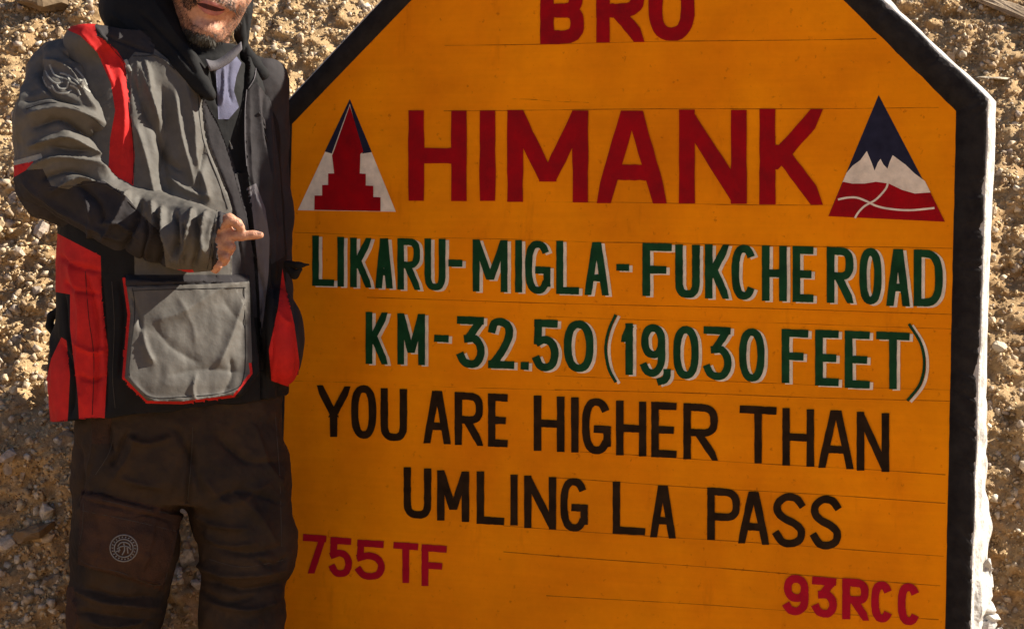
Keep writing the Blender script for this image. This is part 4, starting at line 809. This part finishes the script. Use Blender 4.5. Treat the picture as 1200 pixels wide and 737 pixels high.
VT = crease(VT, FT, [
    ([(160, 510), (150, 535), (135, 560)], 5, .010), ([(150, 505), (138, 530), (130, 545)], 4, -.009), ([(140, 560), (160, 566), (190, 572)], 4, .006), ([(95, 574), (155, 588), (214, 602)], 1.6, -.006), ([(100, 585), (155, 599), (208, 612)], 1.4, -.004),
    ([(110, 500), (108, 530), (100, 560)], 4, .006), ([(128, 495), (128, 515), (132, 530)], 3, -.008), ([(240, 560), (270, 590), (320, 560)], 7, .007), ([(255, 510), (290, 540), (335, 540)], 6, -.007), ([(230, 660), (270, 675), (335, 668)], 6, .012), ([(240, 680), (285, 692), (338, 684)], 5, -.012),
    ([(250, 640), (290, 648), (330, 640)], 5, -.008), ([(245, 705), (290, 715), (330, 705)], 5, .010), ([(85, 690), (120, 705), (185, 712)], 5, .010), ([(90, 715), (130, 722), (185, 728)], 5, -.009), ([(85, 700), (92, 720), (90, 740)], 4, .010), ([(225, 520), (222, 560), (220, 600)], 4, -.010),
    ([(265, 570), (300, 600), (325, 640)], 6, .006), ([(150, 512), (172, 520), (200, 512)], 4, .009), ([(225, 600), (250, 615), (290, 618)], 4, .008), ([(250, 585), (285, 575), (330, 590)], 4, -.007), ([(90, 520), (96, 560), (92, 600)], 3, -.006), ([(205, 500), (222, 530), (238, 580)], 5, -.008),
    ([(300, 500), (312, 540), (330, 570)], 4, .007), ([(238, 625), (262, 640), (300, 636)], 3, .007), ([(300, 655), (322, 662), (338, 652)], 3, -.007), ([(236, 690), (262, 706), (300, 700)], 3.5, -.008), ([(100, 690), (140, 700), (186, 700)], 3, -.008), ([(104, 728), (140, 734), (180, 724)], 3, .008), ([(112, 596), (118, 630), (112, 660)], 2.5, -.003), ([(180, 610), (176, 640), (168, 672)], 3, .004), ([(230, 500), (215, 540), (205, 580)], 6, -.006)],
    [(6, .008, (1, 1, 1)), (15, .0045, (1, 1, 1.3)), (38, .0018, (1, 1, 1)), (110, .0005, (1, 1, 1))])
tr = split(VT, FT, [(cargo, 'cargo'), ([(72, 690), (86, 686), (94, 737), (90, 760), (66, 760)], 'rust'), ([(106, 480), (132, 485), (128, 520), (108, 520)], 'hip')], 'base', man, {'base': ('trousers', M['trouser'], None), 'cargo': ('cargo_pocket', M['trouserb'], 'base'), 'rust': ('knee_panel', M['trouserb'], 'base'), 'hip': ('hip_panel', M['trouserb'], 'base')})
trousers = tr['base']
c = (145, 642); ring = [(c[0]+16*math.cos(a), c[1]+15.5*math.sin(a)) for a in np.linspace(0, 2*math.pi, 33)]; ring2 = [(c[0]+11*math.cos(a), c[1]+10.5*math.sin(a)) for a in np.linspace(0, 2*math.pi, 29)]
ticks = [[(c[0]+12.3*math.cos(a), c[1]+12*math.sin(a)), (c[0]+14.4*math.cos(a+.05), c[1]+14*math.sin(a+.05))] for a in np.linspace(0, 2*math.pi, 23)[:-1]]
fig = [[(138, 640), (141, 636), (146, 635), (151, 637), (153, 641)], [(137, 643), (142, 640), (149, 640), (154, 644)], [(145, 636), (146, 644), (143, 650)], [(149, 641), (150, 648)], [(140, 642), (139, 647)], [(136, 646), (141, 644)]]
M['patch'] = mat('patch_white', (.22, .21, .20), .8, .15, 60)
strips('round_patch', VT, FT, [ring, ring2], 1.5, .003, M['patch'], trousers, 'round pale emblem on the thigh pocket')
strips('patch_marks', VT, FT, ticks+fig, 1.5, .003, M['patch'], trousers)
strips('stitching', VT, FT, [[(98, 580), (155, 594), (209, 607), (200, 645), (188, 685), (140, 670), (95, 656), (97, 615), (98, 580)]], .8, .0015, M['stitchlight'], trousers)
strips('stitching', VT, FT, [[(96, 598), (155, 610), (206, 622)]], .8, .0015, M['stitchlight'], trousers)
strips('stitching', VT, FT, [[(226, 500), (224, 540), (220, 585)]], .8, .0015, M['stitchlight'], trousers)
strips('stitching', VT, FT, [[(134, 505), (128, 530), (112, 556)]], .8, .0015, M['stitchlight'], trousers)
strips('stitching', VT, FT, [[(322, 480), (328, 560), (330, 640)]], .8, .0015, M['stitchlight'], trousers)
strips('stitching', VT, FT, [[(245, 655), (285, 664), (332, 656)]], .8, .0015, M['stitchlight'], trousers)
for (a, dd) in ((132, .03), (280, .05)):
    q = zpt(a, dd, .05); f = -B*.85+A*.25; f /= np.linalg.norm(f); s = Soft(O, A, B, (-.45, -.45, 0), (.45, .35, .25), .006)
    s.cone(q+np.array([0, 0, .10]), q+np.array([0, 0, 0]), .052, .05, .03); s.cone(q+np.array([0, 0, -.002]), q+f*.17+np.array([0, 0, -.008]), .046, .040, .03); a_, b_ = s.skin(); mesh_obj('boot', a_, b_, M['boot'], man, True)
